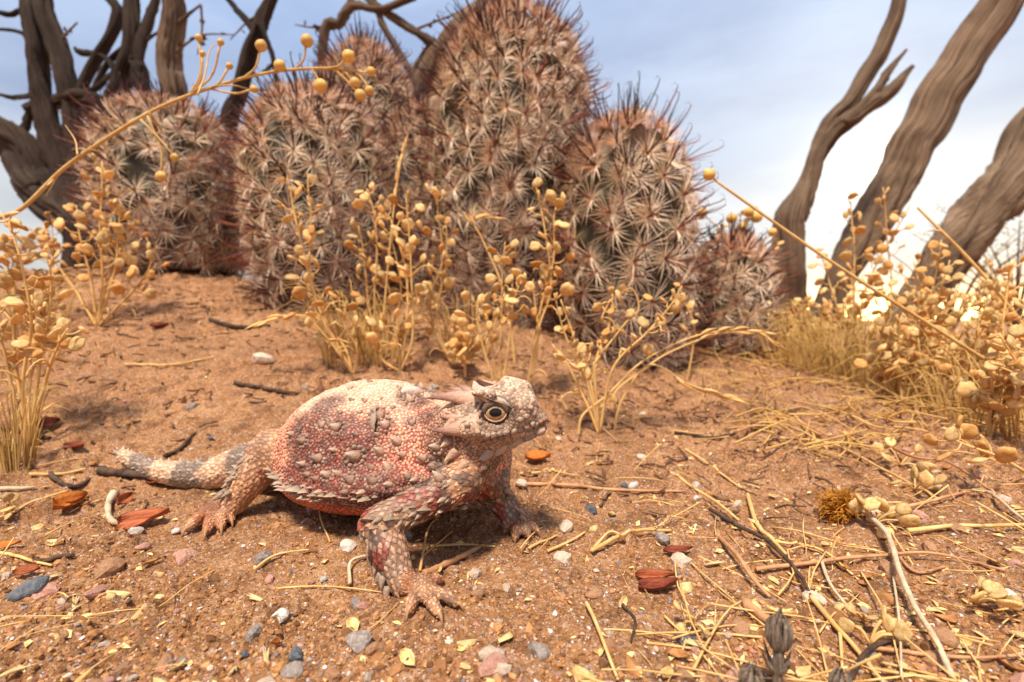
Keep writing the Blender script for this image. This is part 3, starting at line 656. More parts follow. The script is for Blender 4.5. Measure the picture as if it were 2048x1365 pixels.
# fringe of flat spines along both sides
def fringe(side, zoff, L0, cnt, a0, a1, colr):
    for i in range(cnt):
        t = a0 + (a1 - a0) * (i + 0.5) / cnt; ca, sa = math.cos(t), math.sin(t)
        out = unit(bf * ca * 2.7 + br * side * sa * 3.4); o = bp(-0.1 + 6 * 0, 0, 1.55 + zoff) + 0 * out
        far = bp(-0.1 + 5.5 * ca, side * 4.6 * sa, 1.50 + zoff)
        h = bvh.ray_cast(Vector(far), Vector(bp(-0.1, 0, 1.50 + zoff) - far).normalized())
        if h[0] is None: continue
        p = np.array(h[0]); 
        if np.linalg.norm(p - far) < 0.4: continue
        s = L0 * rng.uniform(.55, 1.25); p = p + Z3 * rng.normal(0, .05); tip = p + out * s * rng.uniform(.5, .95) - bf * s * rng.uniform(.1, .6) + Z3 * s * rng.uniform(-.1, .35); w_ = unit(np.cross(Z3, out)) * s * 0.80
        c = np.asarray(colr) * rng.uniform(.7, 1.15)
        V = np.array([p + w_ - out * .06 - Z3 * .03, p - w_ - out * .06 - Z3 * .03, tip, p + Z3 * s * .42 - out * .05, p - Z3 * s * .3 - out * .08]); V[3] += out * s * .22
        F = np.array([(0, 2, 3), (3, 2, 1), (0, 4, 2), (4, 1, 2)])
        mk('fringe_spine', V, F, M_horn, LZ, np.array([c * .6, c * .6, np.asarray(gt) * rng.uniform(.55, .95), c * .9, c * .5]), False)
fringe(1, 0.0, 0.29, 27, R(22), R(168), srgb(146, 122, 100)); fringe(1, 0.14, 0.17, 30, R(25), R(165), srgb(160, 118, 96)); fringe(-1, 0.0, 0.30, 26, R(25), R(165), srgb(176, 158, 138))
fringe(1, -0.18, 0.17, 46, R(20), R(168), srgb(172, 128, 98))
# tail and leg spines
for i in range(1, 21):
    T_ = unit(TP[min(i + 1, 21), :3] - TP[i - 1, :3]); sd_ = unit(np.cross(T_, Z3)); r = TP[i, 3]
    for sg, el in ((1, .0), (-1, .0), (1, .5), (-1, .5), (0.45, .95), (-.45, .95), (1, -.3)):
        o = unit(sd_ * sg + Z3 * el * 1.3) if True else 0; p = TP[i, :3] + o * r * .93 + T_ * rng.uniform(-.15, .15); s = (0.10 + 0.14 * r) * rng.uniform(.8, 1.25)
        spike(p, p + o * s + T_ * s * .5, s * .48, 'tail_spine', colour(p[None], o[None], np.array([TAIL]), np.array([.5]))[0], np.array(srgb(205, 190, 170)) * rng.uniform(.5, 1.0), sides=5, n=4)
def leg_spines(a, b, r, dirv, n, s0):
    ax = unit(b - a); dv = unit(dirv - ax * (dirv @ ax))
    for i in range(n):
        t = (i + .5) / n; p = a + (b - a) * t + unit(dv + .35 * np.cross(ax, dv) * rng.uniform(-1, 1)) * r * .95; s = s0 * rng.uniform(.7, 1.2)
        spike(p, p + dv * s * .55 + ax * s * .85, s * .42, 'leg_spine', c_tan2 * .7, np.array(srgb(205, 175, 140)) * rng.uniform(.5, 1), sides=5, n=4)
leg_spines(E, Wr, .38, np.array([-1., -.2, -.1]), 12, .24); leg_spines(S, E, .44, np.array([0., -1, -.45]), 15, .15); leg_spines(S, E, .44, np.array([0.1, -1, .25]), 9, .18); leg_spines(K3, A3, .5, np.array([-.6, -.8, .1]), 9, .28); leg_spines(K3, A3, .5, np.array([-1, .1, .3]), 8, .24)
leg_spines(S2, W2, .40, np.array([1., -.4, 0]), 8, .22)
for e, g, r in CLAWS:
    mid = (e + g) / 2 + Z3 * 0.10; Q = spline(np.array([e - (g - e) * .25, e, mid, g]), 8); t = np.linspace(0, 1, 8)
    V, F = tube(Q, r * np.clip(1 - t, .08, 1) ** .6 * 0.92, 7)
    cc = np.array(srgb(196, 138, 92)) + (np.array(srgb(150, 112, 74)) - np.array(srgb(196, 138, 92))) * np.concatenate([np.repeat(t, 7), [0, 1]])[:, None]
    mk('claw', V, F, M_horn, LZ, cc)
# ---- eyes
def glossy(name, c, rough=.12):
    m, t, b = mat_base(name, rough, .5); b.inputs['Base Color'].default_value = (*c, 1); return m
def iris_mat():
    m, t, b = mat_base('lizard_iris', .22, .5); v = ucoord(t); n = noise(t, v, 22.0, 4.0, .7)
    L(t, ramp(t, n, [(.3, srgb(118, 82, 52)), (.62, srgb(200, 162, 118))]), b.inputs['Base Color']); return m
M_pupil, M_lens, M_iris = glossy('lizard_pupil', (.004, .004, .005), .06), glossy('lizard_eyeball', srgb(54, 38, 30), .3), iris_mat()
def dome(c, fw, rad, a0, a1, sx=1.0, sz=1.0, n=28, m=7):
    "band of a sphere between polar angles a0..a1 about fw"
    fw = unit(fw); s = unit(np.cross(fw, Z3)); u_ = np.cross(s, fw); V = []
    for i in range(m):
        a = a0 + (a1 - a0) * i / (m - 1)
        for j in range(n):
            b = j / n * 2 * math.pi; V.append(c + fw * rad * math.cos(a) + (s * math.cos(b) * sx + u_ * math.sin(b) * sz) * rad * math.sin(a))
    F = [(i * n + j, i * n + (j + 1) % n, (i + 1) * n + (j + 1) % n, (i + 1) * n + j) for i in range(m - 1) for j in range(n)]
    return np.array(V), np.array(F)
for sg, e in zip((-1, 1), EYE):
    fw = unit((0.06, sg, 0.06)); V, F = dome(e, fw, .335, 0.01, 2.4); ey = mk('eye', V, F, M_lens, LZ)
    ey['_o'] = LZ['_o']
    V, F = dome(e, fw, .345, .24, .66, 1.12, .92); mk('iris', V, F, M_iris, ey)
    V, F = dome(e, fw, .350, 0.005, .36, 1.25, .88); mk('pupil', V, F, M_pupil, ey)
    s = unit(np.cross(fw, Z3)); u_ = np.cross(s, fw)
    for nm, b0, b1, dr, cc, rr in (('upper_eyelid', R(-8), R(188), .25, c_tan2 * .32, .10), ('lower_eyelid', R(172), R(368), .300, c_dark * .9, .058), ('upper_eyelid', R(0), R(180), .395, c_tan2 * .6, .055), ('lower_eyelid', R(180), R(360), .385, c_tan2 * .75, .055), ('lower_eyelid', R(172), R(368), .245, c_tan * .9, .028)):
        b = np.linspace(b0, b1, 22); Q = e + fw * (.335 ** 2 - min(dr, .32) ** 2 + .02) ** .5 * .95 + np.outer(np.cos(b) * 1.10, s) * dr + np.outer(np.sin(b) * .93, u_) * dr
        wv = np.sin(np.linspace(0, math.pi, 22)) ** .35; ph = rng.random() * 6
        V, F = tube(Q, rr * np.maximum(wv, .2), 8, lambda k, a: 1 + .13 * np.sin(k * 60 + a * 2 + ph)); mk(nm, V, F, M_skin, ey, np.tile(cc, (len(V), 1)))
# ---------------------------------------------------------------- pincushion cacti
M_cac = vmat('cactus_flesh', 0.6, 0.3, 3.0, 0.3, 0.05)
M_spine = vmat('cactus_spine', 0.5, 0.3, 6.0, 0.25, 0.0, 0.12)
c_green = np.array(srgb(104, 94, 58)); c_gdark = np.array(srgb(58, 50, 34)); c_gbase = np.array(srgb(92, 66, 46)); c_wool = np.array(srgb(206, 176, 152))
c_sp = np.array(srgb(250, 230, 196)); c_sp2 = np.array(srgb(238, 172, 138)); c_sptip = np.array(srgb(150, 92, 80)); c_cen = np.array(srgb(72, 44, 38)); c_cen2 = np.array(srgb(140, 78, 58))
class Spines:
    "collects thin tapered spines and builds them all at once"
    def __init__(s): s.b = {}
    def add(s, P, r, cols): s.b.setdefault(len(P), []).append((P, r, cols))
    def build(s, name, mat, parent):
        mb = MB()
        for n, L_ in s.b.items():
            P = np.array([q[0] for q in L_]); r = np.array([q[1] for q in L_]); cl = np.array([q[2] for q in L_]); m = len(L_)
            T = P[:, -1] - P[:, 0]; T /= np.linalg.norm(T, axis=1, keepdims=True) + 1e-9; a = np.cross(T, (0.31, 0.87, 0.39)); a /= np.linalg.norm(a, axis=1, keepdims=True) + 1e-9; b = np.cross(T, a); rows = []; cc = []
            for i in range(n - 1):
                for k in range(3):
                    an = k / 3 * 2 * math.pi; rows.append(P[:, i] + (a * math.cos(an) + b * math.sin(an)) * (r * (1 - .75 * i / (n - 1)))[:, None]); cc.append(cl[:, i])
            rows.append(P[:, -1]); cc.append(cl[:, -1]); V = np.stack(rows, 1); K = V.shape[1]; F = []
            for i in range(n - 2):
                for k in range(3): k2 = (k + 1) % 3; F += [(i * 3 + k, i * 3 + k2, i * 3 + 3 + k2), (i * 3 + k, i * 3 + 3 + k2, i * 3 + 3 + k)]
            for k in range(3): F.append(((n - 2) * 3 + k, (n - 2) * 3 + (k + 1) % 3, (n - 1) * 3))
            mb.add(V.reshape(-1, 3), (np.array(F)[None] + (np.arange(m) * K)[:, None, None]).reshape(-1, 3), np.stack(cc, 1).reshape(-1, 3))
        o = mb.build(name, mat, parent, False); o['kind'] = 'stuff'; return o
def tapered(sp, P, r, cols): sp.add(P, r, cols)
def cactus(base, top, rmax, label, seed, spacing=1.55, slen=1.75, pw=0.75):
    rg = np.random.default_rng(seed); base = np.asarray(base, float); top = np.asarray(top, float)
    ax = unit(top - base); H = np.linalg.norm(top - base); sx = unit(np.cross(ax, (0, 1, 0.01))); sy = np.cross(ax, sx)
    bow = rg.uniform(-.3, .3)
    def prof(t):   # radius along the stem, rounded crown
        t = np.asarray(t, float); return rmax * (0.80 + 0.20 * np.sin(np.clip(t / 0.55, 0, 1) * math.pi / 2)) * np.power(np.clip(1 - np.clip((t - 0.55) / 0.45, 0, 1) ** 2.4, 0, 1), 0.48)
    ts = np.linspace(0, 1, 400); rr = prof(ts); ds = np.hypot(np.gradient(rr), np.gradient(ts) * H); area = np.cumsum(2 * math.pi * np.maximum(rr, .02) * ds); tot = area[-1]
    n = int(tot / (spacing ** 2 * 0.87)); k = (np.arange(n) + .5) / n; ta = np.interp(k * tot, area, ts); pa = np.arange(n) * 2.399963 + rg.normal(0, .10, n); ta = np.clip(ta + rg.normal(0, .012, n), 0, 1)
    def surf(t, p):
        r_ = prof(t); e = 1e-3; dr = (prof(np.minimum(t + e, 1)) - prof(np.maximum(t - e, 0))) / (2 * e) / H
        rad_ = np.cos(p)[:, None] * sx + np.sin(p)[:, None] * sy; P = base + np.outer(t * H, ax) + r_[:, None] * rad_
        nn = rad_ - dr[:, None] * ax; nn /= np.linalg.norm(nn, axis=1, keepdims=True); return P, nn
    ne = int(n * .22); ta = np.concatenate([ta, 1 - .24 * rg.random(ne) ** 1.3]); pa = np.concatenate([pa, rg.random(ne) * 6.283]); n += ne; AP, AN = surf(ta, pa); mk_ = thing('pincushion_cactus', base, label, 'cactus', 'pincushion cacti in the clump')
    # flesh with raised tubercles
    nt_, np_ = 70, 72; tg = 1 - (1 - np.linspace(0, 1, nt_)) ** 1.4; pg = np.arange(np_) / np_ * 2 * math.pi
    Tg, Pg = np.meshgrid(tg, pg, indexing='ij'); V, Nn = surf(Tg.ravel(), Pg.ravel())
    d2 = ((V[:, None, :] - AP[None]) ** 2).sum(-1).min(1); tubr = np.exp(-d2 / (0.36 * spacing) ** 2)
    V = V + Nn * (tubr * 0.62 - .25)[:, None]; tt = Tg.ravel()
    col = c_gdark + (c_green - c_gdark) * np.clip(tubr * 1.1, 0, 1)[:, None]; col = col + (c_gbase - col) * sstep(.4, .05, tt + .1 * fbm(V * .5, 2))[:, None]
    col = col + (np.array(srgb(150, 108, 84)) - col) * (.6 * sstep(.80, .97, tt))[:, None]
    j = np.arange(np_); q = np.concatenate([np.stack([i * np_ + j, i * np_ + (j + 1) % np_, (i + 1) * np_ + (j + 1) % np_, (i + 1) * np_ + j], -1) for i in range(nt_ - 1)])
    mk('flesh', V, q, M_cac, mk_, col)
    rb, cb = Spines(), Spines()
    for i in range(n):
        t, a0, nn = ta[i], AP[i] + AN[i] * .35, AN[i]; nn = unit(nn + rg.normal(0, .12, 3)); u_ = unit(np.cross(nn, ax + .01)); v_ = np.cross(nn, u_); young = sstep(.70, .99, t); old = sstep(.4, .05, t)
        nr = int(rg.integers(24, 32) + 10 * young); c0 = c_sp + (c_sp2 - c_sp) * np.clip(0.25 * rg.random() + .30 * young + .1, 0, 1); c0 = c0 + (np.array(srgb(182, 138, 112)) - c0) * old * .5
        for m_ in range(nr):
            an = (m_ + rg.random() * .6) / nr * 2 * math.pi; Ln = slen * rg.uniform(.6, 1.3) * (1 - .25 * young); lift = rg.uniform(.05, .6) + .75 * young
            d = unit((u_ * math.cos(an) + v_ * math.sin(an)) + nn * lift + np.array([0, 0, -.06 * old]))
            P = np.array([a0, a0 + d * Ln * .55 + nn * .02, a0 + d * Ln - nn * .08 * Ln])
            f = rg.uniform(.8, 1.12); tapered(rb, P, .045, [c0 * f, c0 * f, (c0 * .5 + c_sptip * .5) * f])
        for m_ in range(int(rg.integers(3, 6))):
            an = rg.random() * 6.28; Ln = slen * rg.uniform(.95, 1.6); d = unit(nn + (u_ * math.cos(an) + v_ * math.sin(an)) * rg.uniform(.05, .75 if m_ else .3) + ax * .18); up = unit(np.cross(d, unit(np.cross(ax, d) + 1e-3)))
            cc = c_cen if rg.random() < .55 + .3 * young else c_cen2
            if m_ == 0:
                hk = Ln * .16; s_ = d * Ln; P = np.array([a0, a0 + s_ * .5, a0 + s_ * .86, a0 + s_ + up * hk * .25, a0 + s_ * 1.02 + up * hk, a0 + s_ * .90 + up * hk * 1.5])
                tapered(cb, P, .066, [cc * 1.3, cc, cc, cc * .8, cc * .8, cc * .8])
            else: tapered(cb, np.array([a0, a0 + d * Ln * .5, a0 + d * Ln * .95]), .06, [cc * 1.6, cc, cc * .8])
    rb.build('radial_spine_cover', M_spine, mk_); cb.build('hooked_spine_cover', M_spine, mk_)
    return mk_
def cac(ub, vb, ut, vt, d, rpx, label, seed, dt=0.0, **kw):
    b = Wp(ub, vb, d); b[2] = min(b[2], gz(b[0], b[1])) - 0.6; return cactus(b, Wp(ut, vt, d + dt), rpx / FPX * d, label, seed, **kw)
cac(365, 545, 325, 228, 45, 118, 'broad squat cactus with dark maroon spines at the left end of the clump', 11, dt=1.0)
cac(650, 610, 625, 205, 40, 122, 'round topped cactus with pale spines behind the tallest dry seed stalks', 12, dt=.5)
cac(770, 560, 725, 108, 47, 86, 'narrower cactus rising behind its neighbours with brown spines', 13, dt=1.5)
cac(985, 640, 1035, 48, 43, 140, 'tallest cactus of the clump with a pink spined crown', 14)
cac(1262, 712, 1250, 258, 38, 110, 'mid height cactus with starry white spines and long hooks against the sky', 15, spacing=1.85, slen=2.0)
cac(1465, 665, 1462, 492, 40, 62, 'smallest ball shaped cactus tucked beside the straw grass', 16, spacing=1.25, slen=1.5)
cac(845, 620, 850, 235, 46, 90, 'half hidden cactus filling the gap beside the tallest one', 17, dt=1)
cac(1110, 690, 1120, 330, 44, 70, 'slim shaded cactus wedged between the tallest and the starry one', 18)
# ---------------------------------------------------------------- dead shrubs and twisted trunks
def bark_mat(name, c0, c1, c2):
    m, t, b = mat_base(name, .85, .2); v = vcol(t); sp = N(t, 'ShaderNodeSeparateColor'); L(t, v, sp.inputs[0])
    cm = N(t, 'ShaderNodeCombineXYZ'); L(t, math_(t, 'MULTIPLY', sp.outputs[0], 44.0), cm.inputs[0]); L(t, math_(t, 'MULTIPLY', sp.outputs[1], 1.6), cm.inputs[1]); L(t, sp.outputs[2], cm.inputs[2])
    n = noise(t, cm.outputs[0], 1.0, 6.0, .65); c = ramp(t, n, [(.28, c0), (.5, c1), (.72, c2)])
    big = noise(t, ucoord(t), .12, 3.0); c = mixc(t, .35, c, ramp(t, big, [(.35, c0), (.65, c2)]))
    L(t, c, b.inputs['Base Color']); bump(t, b, n, .9, 1.0); return m
M_bark = bark_mat('weathered_bark', srgb(44, 31, 24), srgb(128, 98, 73), srgb(194, 165, 135))
M_barkd = bark_mat('dark_bark', srgb(34, 26, 24), srgb(78, 62, 52), srgb(116, 96, 80))
M_twig = simple('twig_bark', srgb(70, 52, 42), srgb(128, 100, 78), .85, 2.0)
def limb(P, name, mat, parent, sides=44, twist=1.6, groove=.22, n=60, seed=0):
    P = np.asarray(P, float); Q = spline(P, n); r = Q[:, 3]; Q = Q[:, :3].copy(); rm = r.mean()
    Q += np.stack([fbm(np.stack([np.arange(n) * .12 + seed * 9 + 50 * k, np.zeros(n), np.zeros(n)], -1), 3) for k in range(3)], -1) * rm * .25
    def shp(t, a):
        ph = a + twist * t * 2 + .5 * np.sin(t * 7 + seed)
        p3 = np.stack([np.cos(ph) * 1.7 + seed, np.sin(ph) * 1.7 + 0 * t, t * 5 + 0 * a], -1)
        lob = .16 * np.cos(2 * ph + seed) + .08 * np.cos(3 * ph + 1.3 * seed); cr = -groove * 2.2 * np.exp(-((np.mod(ph + seed, 2 * math.pi) - math.pi) / .30) ** 2)
        fine = .04 * np.sin(13 * ph + .8 * np.sin(t * 4)) + .20 * fbm(p3 * np.array([3.4, 3.4, .55]), 4)
        return 1 + lob + cr + fine + .10 * fbm(p3 * .8 + 7, 2)
    V, F = tube(Q, r, sides, shp)
    ln = np.concatenate([[0], np.cumsum(np.linalg.norm(np.diff(Q, axis=0), axis=1))]) / (rm * 6)
    a = np.arange(sides) / sides; a = np.abs(a * 2 - 1); tt = np.linspace(0, 1, n)
    cc = np.stack([np.tile(a, (n, 1)), np.tile(ln[:, None] * .35, (1, sides)), np.full((n, sides), seed * .37)], -1).reshape(-1, 3); cc = np.vstack([cc, cc[:1], cc[-1:]])
    return mk(name, V, F, mat, parent, cc)
def pl(pts, d0, d1=None, rs=1.0):
    "pixel polyline (u, v, half-width px) at distance d0..d1 -> points with radius"
    d1 = d0 if d1 is None else d1; n = len(pts); out = []
    for i, (u, v, r) in enumerate(pts):
        d = d0 + (d1 - d0) * i / max(n - 1, 1); out.append(np.r_[Wp(u, v, d), r / FPX * d * rs])
    return np.array(out)
def grounded(P):
    "carry the first point straight down into the soil"
    P = np.asarray(P, float); g = P[0].copy(); g[2] = gz(g[0], g[1]) - .8
    return np.vstack([g, P]) if P[0][2] > g[2] + 1.0 else P
def shrub(label, branches, mat, group=None, name='dead_shrub'):
    b0 = branches[0]; base = b0[0][:3]; s = thing(name, base, label, 'dead tree', group)
    for i, b in enumerate(branches): limb(b, 'trunk' if i == 0 else 'branch', mat, s, sides=48 if b[:, 3].mean() > .8 else 14, n=60 if b[:, 3].mean() > .8 else 30, seed=i * 1.7 + len(label) * .31, twist=1.2)
    return s
GRP = 'bare dead trunks behind the cacti'
R1 = shrub('forked grey brown dead trunk with a split broken prong', [grounded(pl([(1588, 640, 23), (1580, 520, 23), (1583, 430, 25), (1610, 365, 14), (1645, 270, 13), (1700, 205, 14), (1745, 140, 15), (1778, 70, 14), (1795, -10, 13), (1800, -90, 14)], 88)),
      pl([(1590, 440, 18), (1625, 350, 16), (1668, 268, 15), (1720, 228, 15), (1770, 190, 13), (1828, 126, 4)], 88, 86), pl([(1690, 248, 9), (1735, 200, 9), (1775, 150, 7), (1812, 98, 3)], 86, 87)], M_bark, GRP)
R2 = shrub('thick twisted grey brown dead trunk with a deep groove', [grounded(pl([(1640, 660, 28), (1690, 545, 30), (1745, 445, 33), (1800, 345, 34), (1860, 235, 34), (1920, 130, 32), (1985, 10, 30), (2030, -80, 28)], 96))], M_bark, GRP)
R3 = shrub('cracked dead trunk leaning low over the straw grass', [grounded(pl([(1755, 690, 24), (1820, 600, 28), (1890, 510, 33), (1960, 425, 37), (2030, 330, 39), (2110, 225, 40), (2200, 110, 38)], 84)), pl([(1990, 420, 30), (2050, 370, 20), (2110, 330, 16)], 83, 82)], M_bark, GRP)
LS = [grounded(pl([(170, 470, 34), (100, 395, 34), (40, 320, 32), (-30, 240, 30), (-120, 150, 28)], 79)),
      pl([(150, 440, 22), (118, 330, 22), (95, 210, 19), (78, 90, 17), (58, -40, 15), (50, -110, 14)], 79), pl([(160, 420, 20), (150, 300, 17), (140, 180, 15), (112, 90, 14), (84, 10, 13), (62, -80, 11)], 79.5),
      pl([(175, 400, 18), (215, 255, 15), (240, 160, 14), (262, 85, 12), (263, 0, 11), (262, -70, 10)], 80), pl([(60, 225, 12), (110, 205, 11), (165, 192, 12), (215, 215, 13), (262, 252, 14)], 79), pl([(40, 285, 8), (65, 225, 8), (100, 205, 6)], 79),
      pl([(150, 215, 10), (182, 140, 9), (222, 75, 9), (232, 20, 8), (195, -20, 7)], 80), pl([(270, 175, 9), (278, 100, 9), (302, 30, 8), (322, -40, 7)], 80), pl([(70, 190, 5), (20, 195, 4), (-30, 180, 3)], 78.5), pl([(65, 90, 5), (35, 62, 4), (-20, 60, 3)], 78.5), pl([(60, 15, 5), (20, 28, 5), (-20, 20, 4)], 78.5),
      pl([(215, 200, 5), (228, 140, 5), (200, 110, 4), (160, 105, 6), (150, 95, 3)], 79.5), pl([(185, 250, 6), (180, 200, 5), (215, 130, 5), (250, 95, 4)], 80), pl([(290, 190, 13), (280, 140, 11), (268, 110, 8)], 80), pl([(180, 240, 6), (165, 200, 6), (200, 170, 5), (225, 145, 4)], 79.5), pl([(240, 130, 4), (300, 75, 3), (330, 60, 2)], 80), pl([(110, 300, 10), (60, 290, 9), (30, 260, 7)], 79.5)]
shrub('dark tangled dead shrub with many crossing bare stems at the left', LS, M_barkd, GRP)
shrub('straight upright dead stem standing behind the squat cactus', [grounded(pl([(345, 240, 19), (338, 130, 19), (342, 30, 17), (345, -80, 16)], 74)), pl([(338, 60, 5), (375, 30, 3), (402, 10, 2)], 74)], M_bark, GRP)
shrub('slanting dead stem between the squat cactus and its neighbour', [grounded(pl([(452, 275, 14), (475, 185, 13), (502, 95, 12), (528, 30, 11), (560, -30, 10)], 72)), pl([(512, 70, 7), (470, 15, 5), (440, -15, 4)], 72), pl([(500, 80, 5), (540, 100, 4), (560, 180, 4), (600, 260, 3)], 72), pl([(520, 45, 6), (545, 120, 4), (520, 150, 3)], 71)], M_barkd, GRP)
shrub('pale dead bough crossing behind the tallest cactus', [grounded(pl([(800, 260, 30), (838, 190, 27), (872, 110, 22), (925, 55, 18), (1000, 10, 16), (1080, -40, 14)], 76)), pl([(880, 95, 9), (830, 60, 8), (770, 25, 8), (720, -20, 7)], 76), pl([(838, 170, 7), (800, 110, 6), (765, 50, 6), (745, -10, 5)], 75), grounded(pl([(640, 105, 8), (680, 45, 8), (705, 12, 9), (760, 22, 7), (830, -5, 6)], 75)), pl([(705, 12, 7), (690, -30, 6)], 75), pl([(800, 200, 5), (840, 120, 5), (860, 90, 4)], 77)], M_bark, GRP)
# fine twigs with a few curled leaves, hanging off the left shrub
def twig(pts, d, label, leaves=4, grp='thin twigs against the sky'):
    P = pl(pts, d); Q = spline(P, 18); base = Q[0, :3]; t = thing('thin_twig', base, label, 'twig', grp); V, F = tube(Q[:, :3], Q[:, 3], 5); mk('stem', V, F, M_twig, t)
    for i in range(leaves):
        p = Q[int(4 + i * 12 / max(leaves, 1)), :3]; a = unit(rng.standard_normal(3)) * rng.uniform(.8, 1.6); b = unit(np.cross(a, rng.standard_normal(3))) * .4
        mk('leaf', np.array([p, p + a * .5 + b, p + a, p + a * .5 - b, p + a * .5 + np.cross(a, b) * .5]), np.array([(0, 1, 4), (1, 2, 4), (2, 3, 4), (3, 0, 4)]), M_twig, t, None, False)
TWL = ['hanging beside the straight upright stem', 'reaching out from the straight upright stem', 'on the tangled shrub', 'on the slanting stem', 'above the narrower cactus', 'under the pale bough']
for pts, d in (([(402, 10, 2.5), (404, 60, 2), (395, 110, 1)], 74), ([(342, 112, 3), (400, 72, 2), (470, 70, 1)], 74), ([(112, 90, 3), (130, 70, 2.5), (155, 45, 1.5)], 79.5), ([(527, 32, 3), (500, 40, 2), (460, 80, 1)], 72), ([(680, 45, 3), (630, 55, 2), (590, 50, 1)], 75), ([(830, 60, 3), (880, 40, 2), (930, 20, 1)], 76)):
    twig(pts, d, 'thin twig with curled leaves ' + TWL.pop(0), 4)
# ---------------------------------------------------------------- dry golden plants
M_straw = simple('straw', srgb(214, 160, 88), srgb(240, 202, 134), .6, 2.2, (1, 1, .3), .02, vary=.35, transl=.15)
M_pod = simple('seed_pod', srgb(220, 168, 96), srgb(246, 216, 152), .55, 4.0, (1, 1, 1), .03, vary=.4, transl=.28)
M_podd = simple('seed_pod_dark', srgb(204, 142, 74), srgb(234, 182, 110), .6, 4.0, (1, 1, 1), .03, vary=.3, transl=.2)
M_ball = simple('round_pod', srgb(214, 160, 78), srgb(242, 204, 128), .45, 1.6, (1, 1, 1), .02, vary=.25, transl=.1)
M_grass = simple('dry_grass', srgb(204, 150, 76), srgb(238, 200, 124), .6, 1.2, (1, 1, .25), .0, vary=.3, transl=.25)
def pod_mesh(name, mat, seed, asp):
    rg = np.random.default_rng(seed); n = 14; V = []
    for z, s in ((0, 1.0), (.16, .82), (.24, .40), (-.16, .82), (-.24, .40)):
        for i in range(n):
            a = i / n * 2 * math.pi; r = s * (1 - .30 * math.exp(-((a - math.pi / 2) / .28) ** 2)) * (1 + .05 * rg.standard_normal())
            V.append((math.cos(a) * r * .5 * asp, math.sin(a) * r * .5 + .5, z * .5 * (1 + .2 * math.sin(a * 2 + seed)) + .06 * math.sin(a) * (1 if seed % 2 else -1)))
    V += [(0, .5, .135), (0, .5, -.135)]; F = []
    for i in range(n):
        j = (i + 1) % n; F += [(i, j, n + j), (i, n + j, n + i), (n + i, n + j, 2 * n + j), (n + i, 2 * n + j, 2 * n + i), (2 * n + i, 2 * n + j, 5 * n), (j, i, 3 * n + i), (j, 3 * n + i, 3 * n + j), (3 * n + j, 3 * n + i, 4 * n + i), (3 * n + j, 4 * n + i, 4 * n + j), (4 * n + j, 4 * n + i, 5 * n + 1)]
    return mesh_data(name, np.array(V), np.array(F), mat)
PODS = [pod_mesh('seed_pod', M_pod if k < 4 else M_podd, k, .72 + .09 * (k % 4)) for k in range(6)]
def ball_mesh():
    V, F = [], []; n, m = 14, 9
    for i in range(m):
        a = math.pi * i / (m - 1)
        for j in range(n): b = j / n * 2 * math.pi; V.append((math.sin(a) * math.cos(b) * .5 * (1 + .03 * math.cos(6 * b)), math.sin(a) * math.sin(b) * .5, -math.cos(a) * .5 + .5 + .08 * (i == m - 1)))
    for i in range(m - 1):
        for j in range(n): F.append((i * n + j, i * n + (j + 1) % n, (i + 1) * n + (j + 1) % n, (i + 1) * n + j))
    return mesh_data('round_pod', np.array(V), np.array(F), M_ball)
BALL = ball_mesh()
def place(name, me, parent, p, ydir, ndir, s):
    o = bpy.data.objects.new(name, me); C.objects.link(o); o.parent = parent
    y = unit(ydir); x = unit(np.cross(y, ndir)); z = np.cross(x, y); q = (np.asarray(p) - np.array(parent['_o'])) * U
    if np.isscalar(s): s = (s, s, s)
    o.matrix_local = Matrix([[x[i] * s[0], y[i] * s[1], z[i] * s[2], q[i]] for i in range(3)] + [[0, 0, 0, 1]])
    return o
def stalk(plant, P, r0, npod, psize, rg, t0=.35, spread=1.0, side_leaf=0):
    "one seed stalk: tapered stem with stalked pods set in a loose spiral"
    n = 26; Q = spline(P, n); Ltot = np.linalg.norm(np.diff(Q, axis=0), axis=1).sum(); Q += np.stack([fbm(np.stack([np.linspace(0, 3, n) + rg.random() * 50, np.full(n, k * 7.7), np.zeros(n)], -1), 2) for k in range(3)], -1) * Ltot * .012 * np.linspace(0, 1, n)[:, None]
    mbs = MB(); V, F = tube(Q, r0 * np.linspace(1, .42, n), 6); mbs.add(V, F); T, A, Bn = frames(Q); pods = []
    for i in range(npod):
        t = t0 + (1 - t0) * (i + rg.random() * .5) / npod; k = min(int(t * (n - 1)), n - 1); a = i * 2.4 + rg.random() * .5; d = A[k] * math.cos(a) + Bn[k] * math.sin(a)
        ln = psize * rg.uniform(.7, 1.25) * (1.1 - .5 * t) * spread; e = Q[k] + d * ln * .85 + T[k] * ln * .55; m_ = Q[k] + d * ln * .5 + T[k] * ln * .12
        V, F = tube(spline(np.array([Q[k], m_, e]), 5), np.array([.5, .42, .4, .4, .5]) * r0, 4); mbs.add(V, F)
        pods.append((e, unit(e - m_ + .3 * rg.standard_normal(3)), unit(rg.standard_normal(3) + np.array([0, -.8, .2])), psize * rg.uniform(.75, 1.25) * (1.1 - .35 * t)))
    for i in range(side_leaf):
        k = int(rg.uniform(.1, .6) * n); a = rg.random() * 6.28; d = A[k] * math.cos(a) + Bn[k] * math.sin(a); e = Q[k] + d * psize * 1.6 + T[k] * psize * .6; V, F = tube(spline(np.array([Q[k], (Q[k] + e) / 2 + T[k] * .3, e, e + np.array([0, 0, -.35 * psize])]), 8), np.linspace(.5, .15, 8) * r0 * 1.3, 4); mbs.add(V, F)
    st = mbs.build('stem', M_straw, plant); st['_o'] = plant['_o']
    for p, y, nn, s in pods: place('seed_pod', PODS[int(rg.integers(0, 6))], st, p, y, nn, s)
    return st
GP = 'dry seed plants'
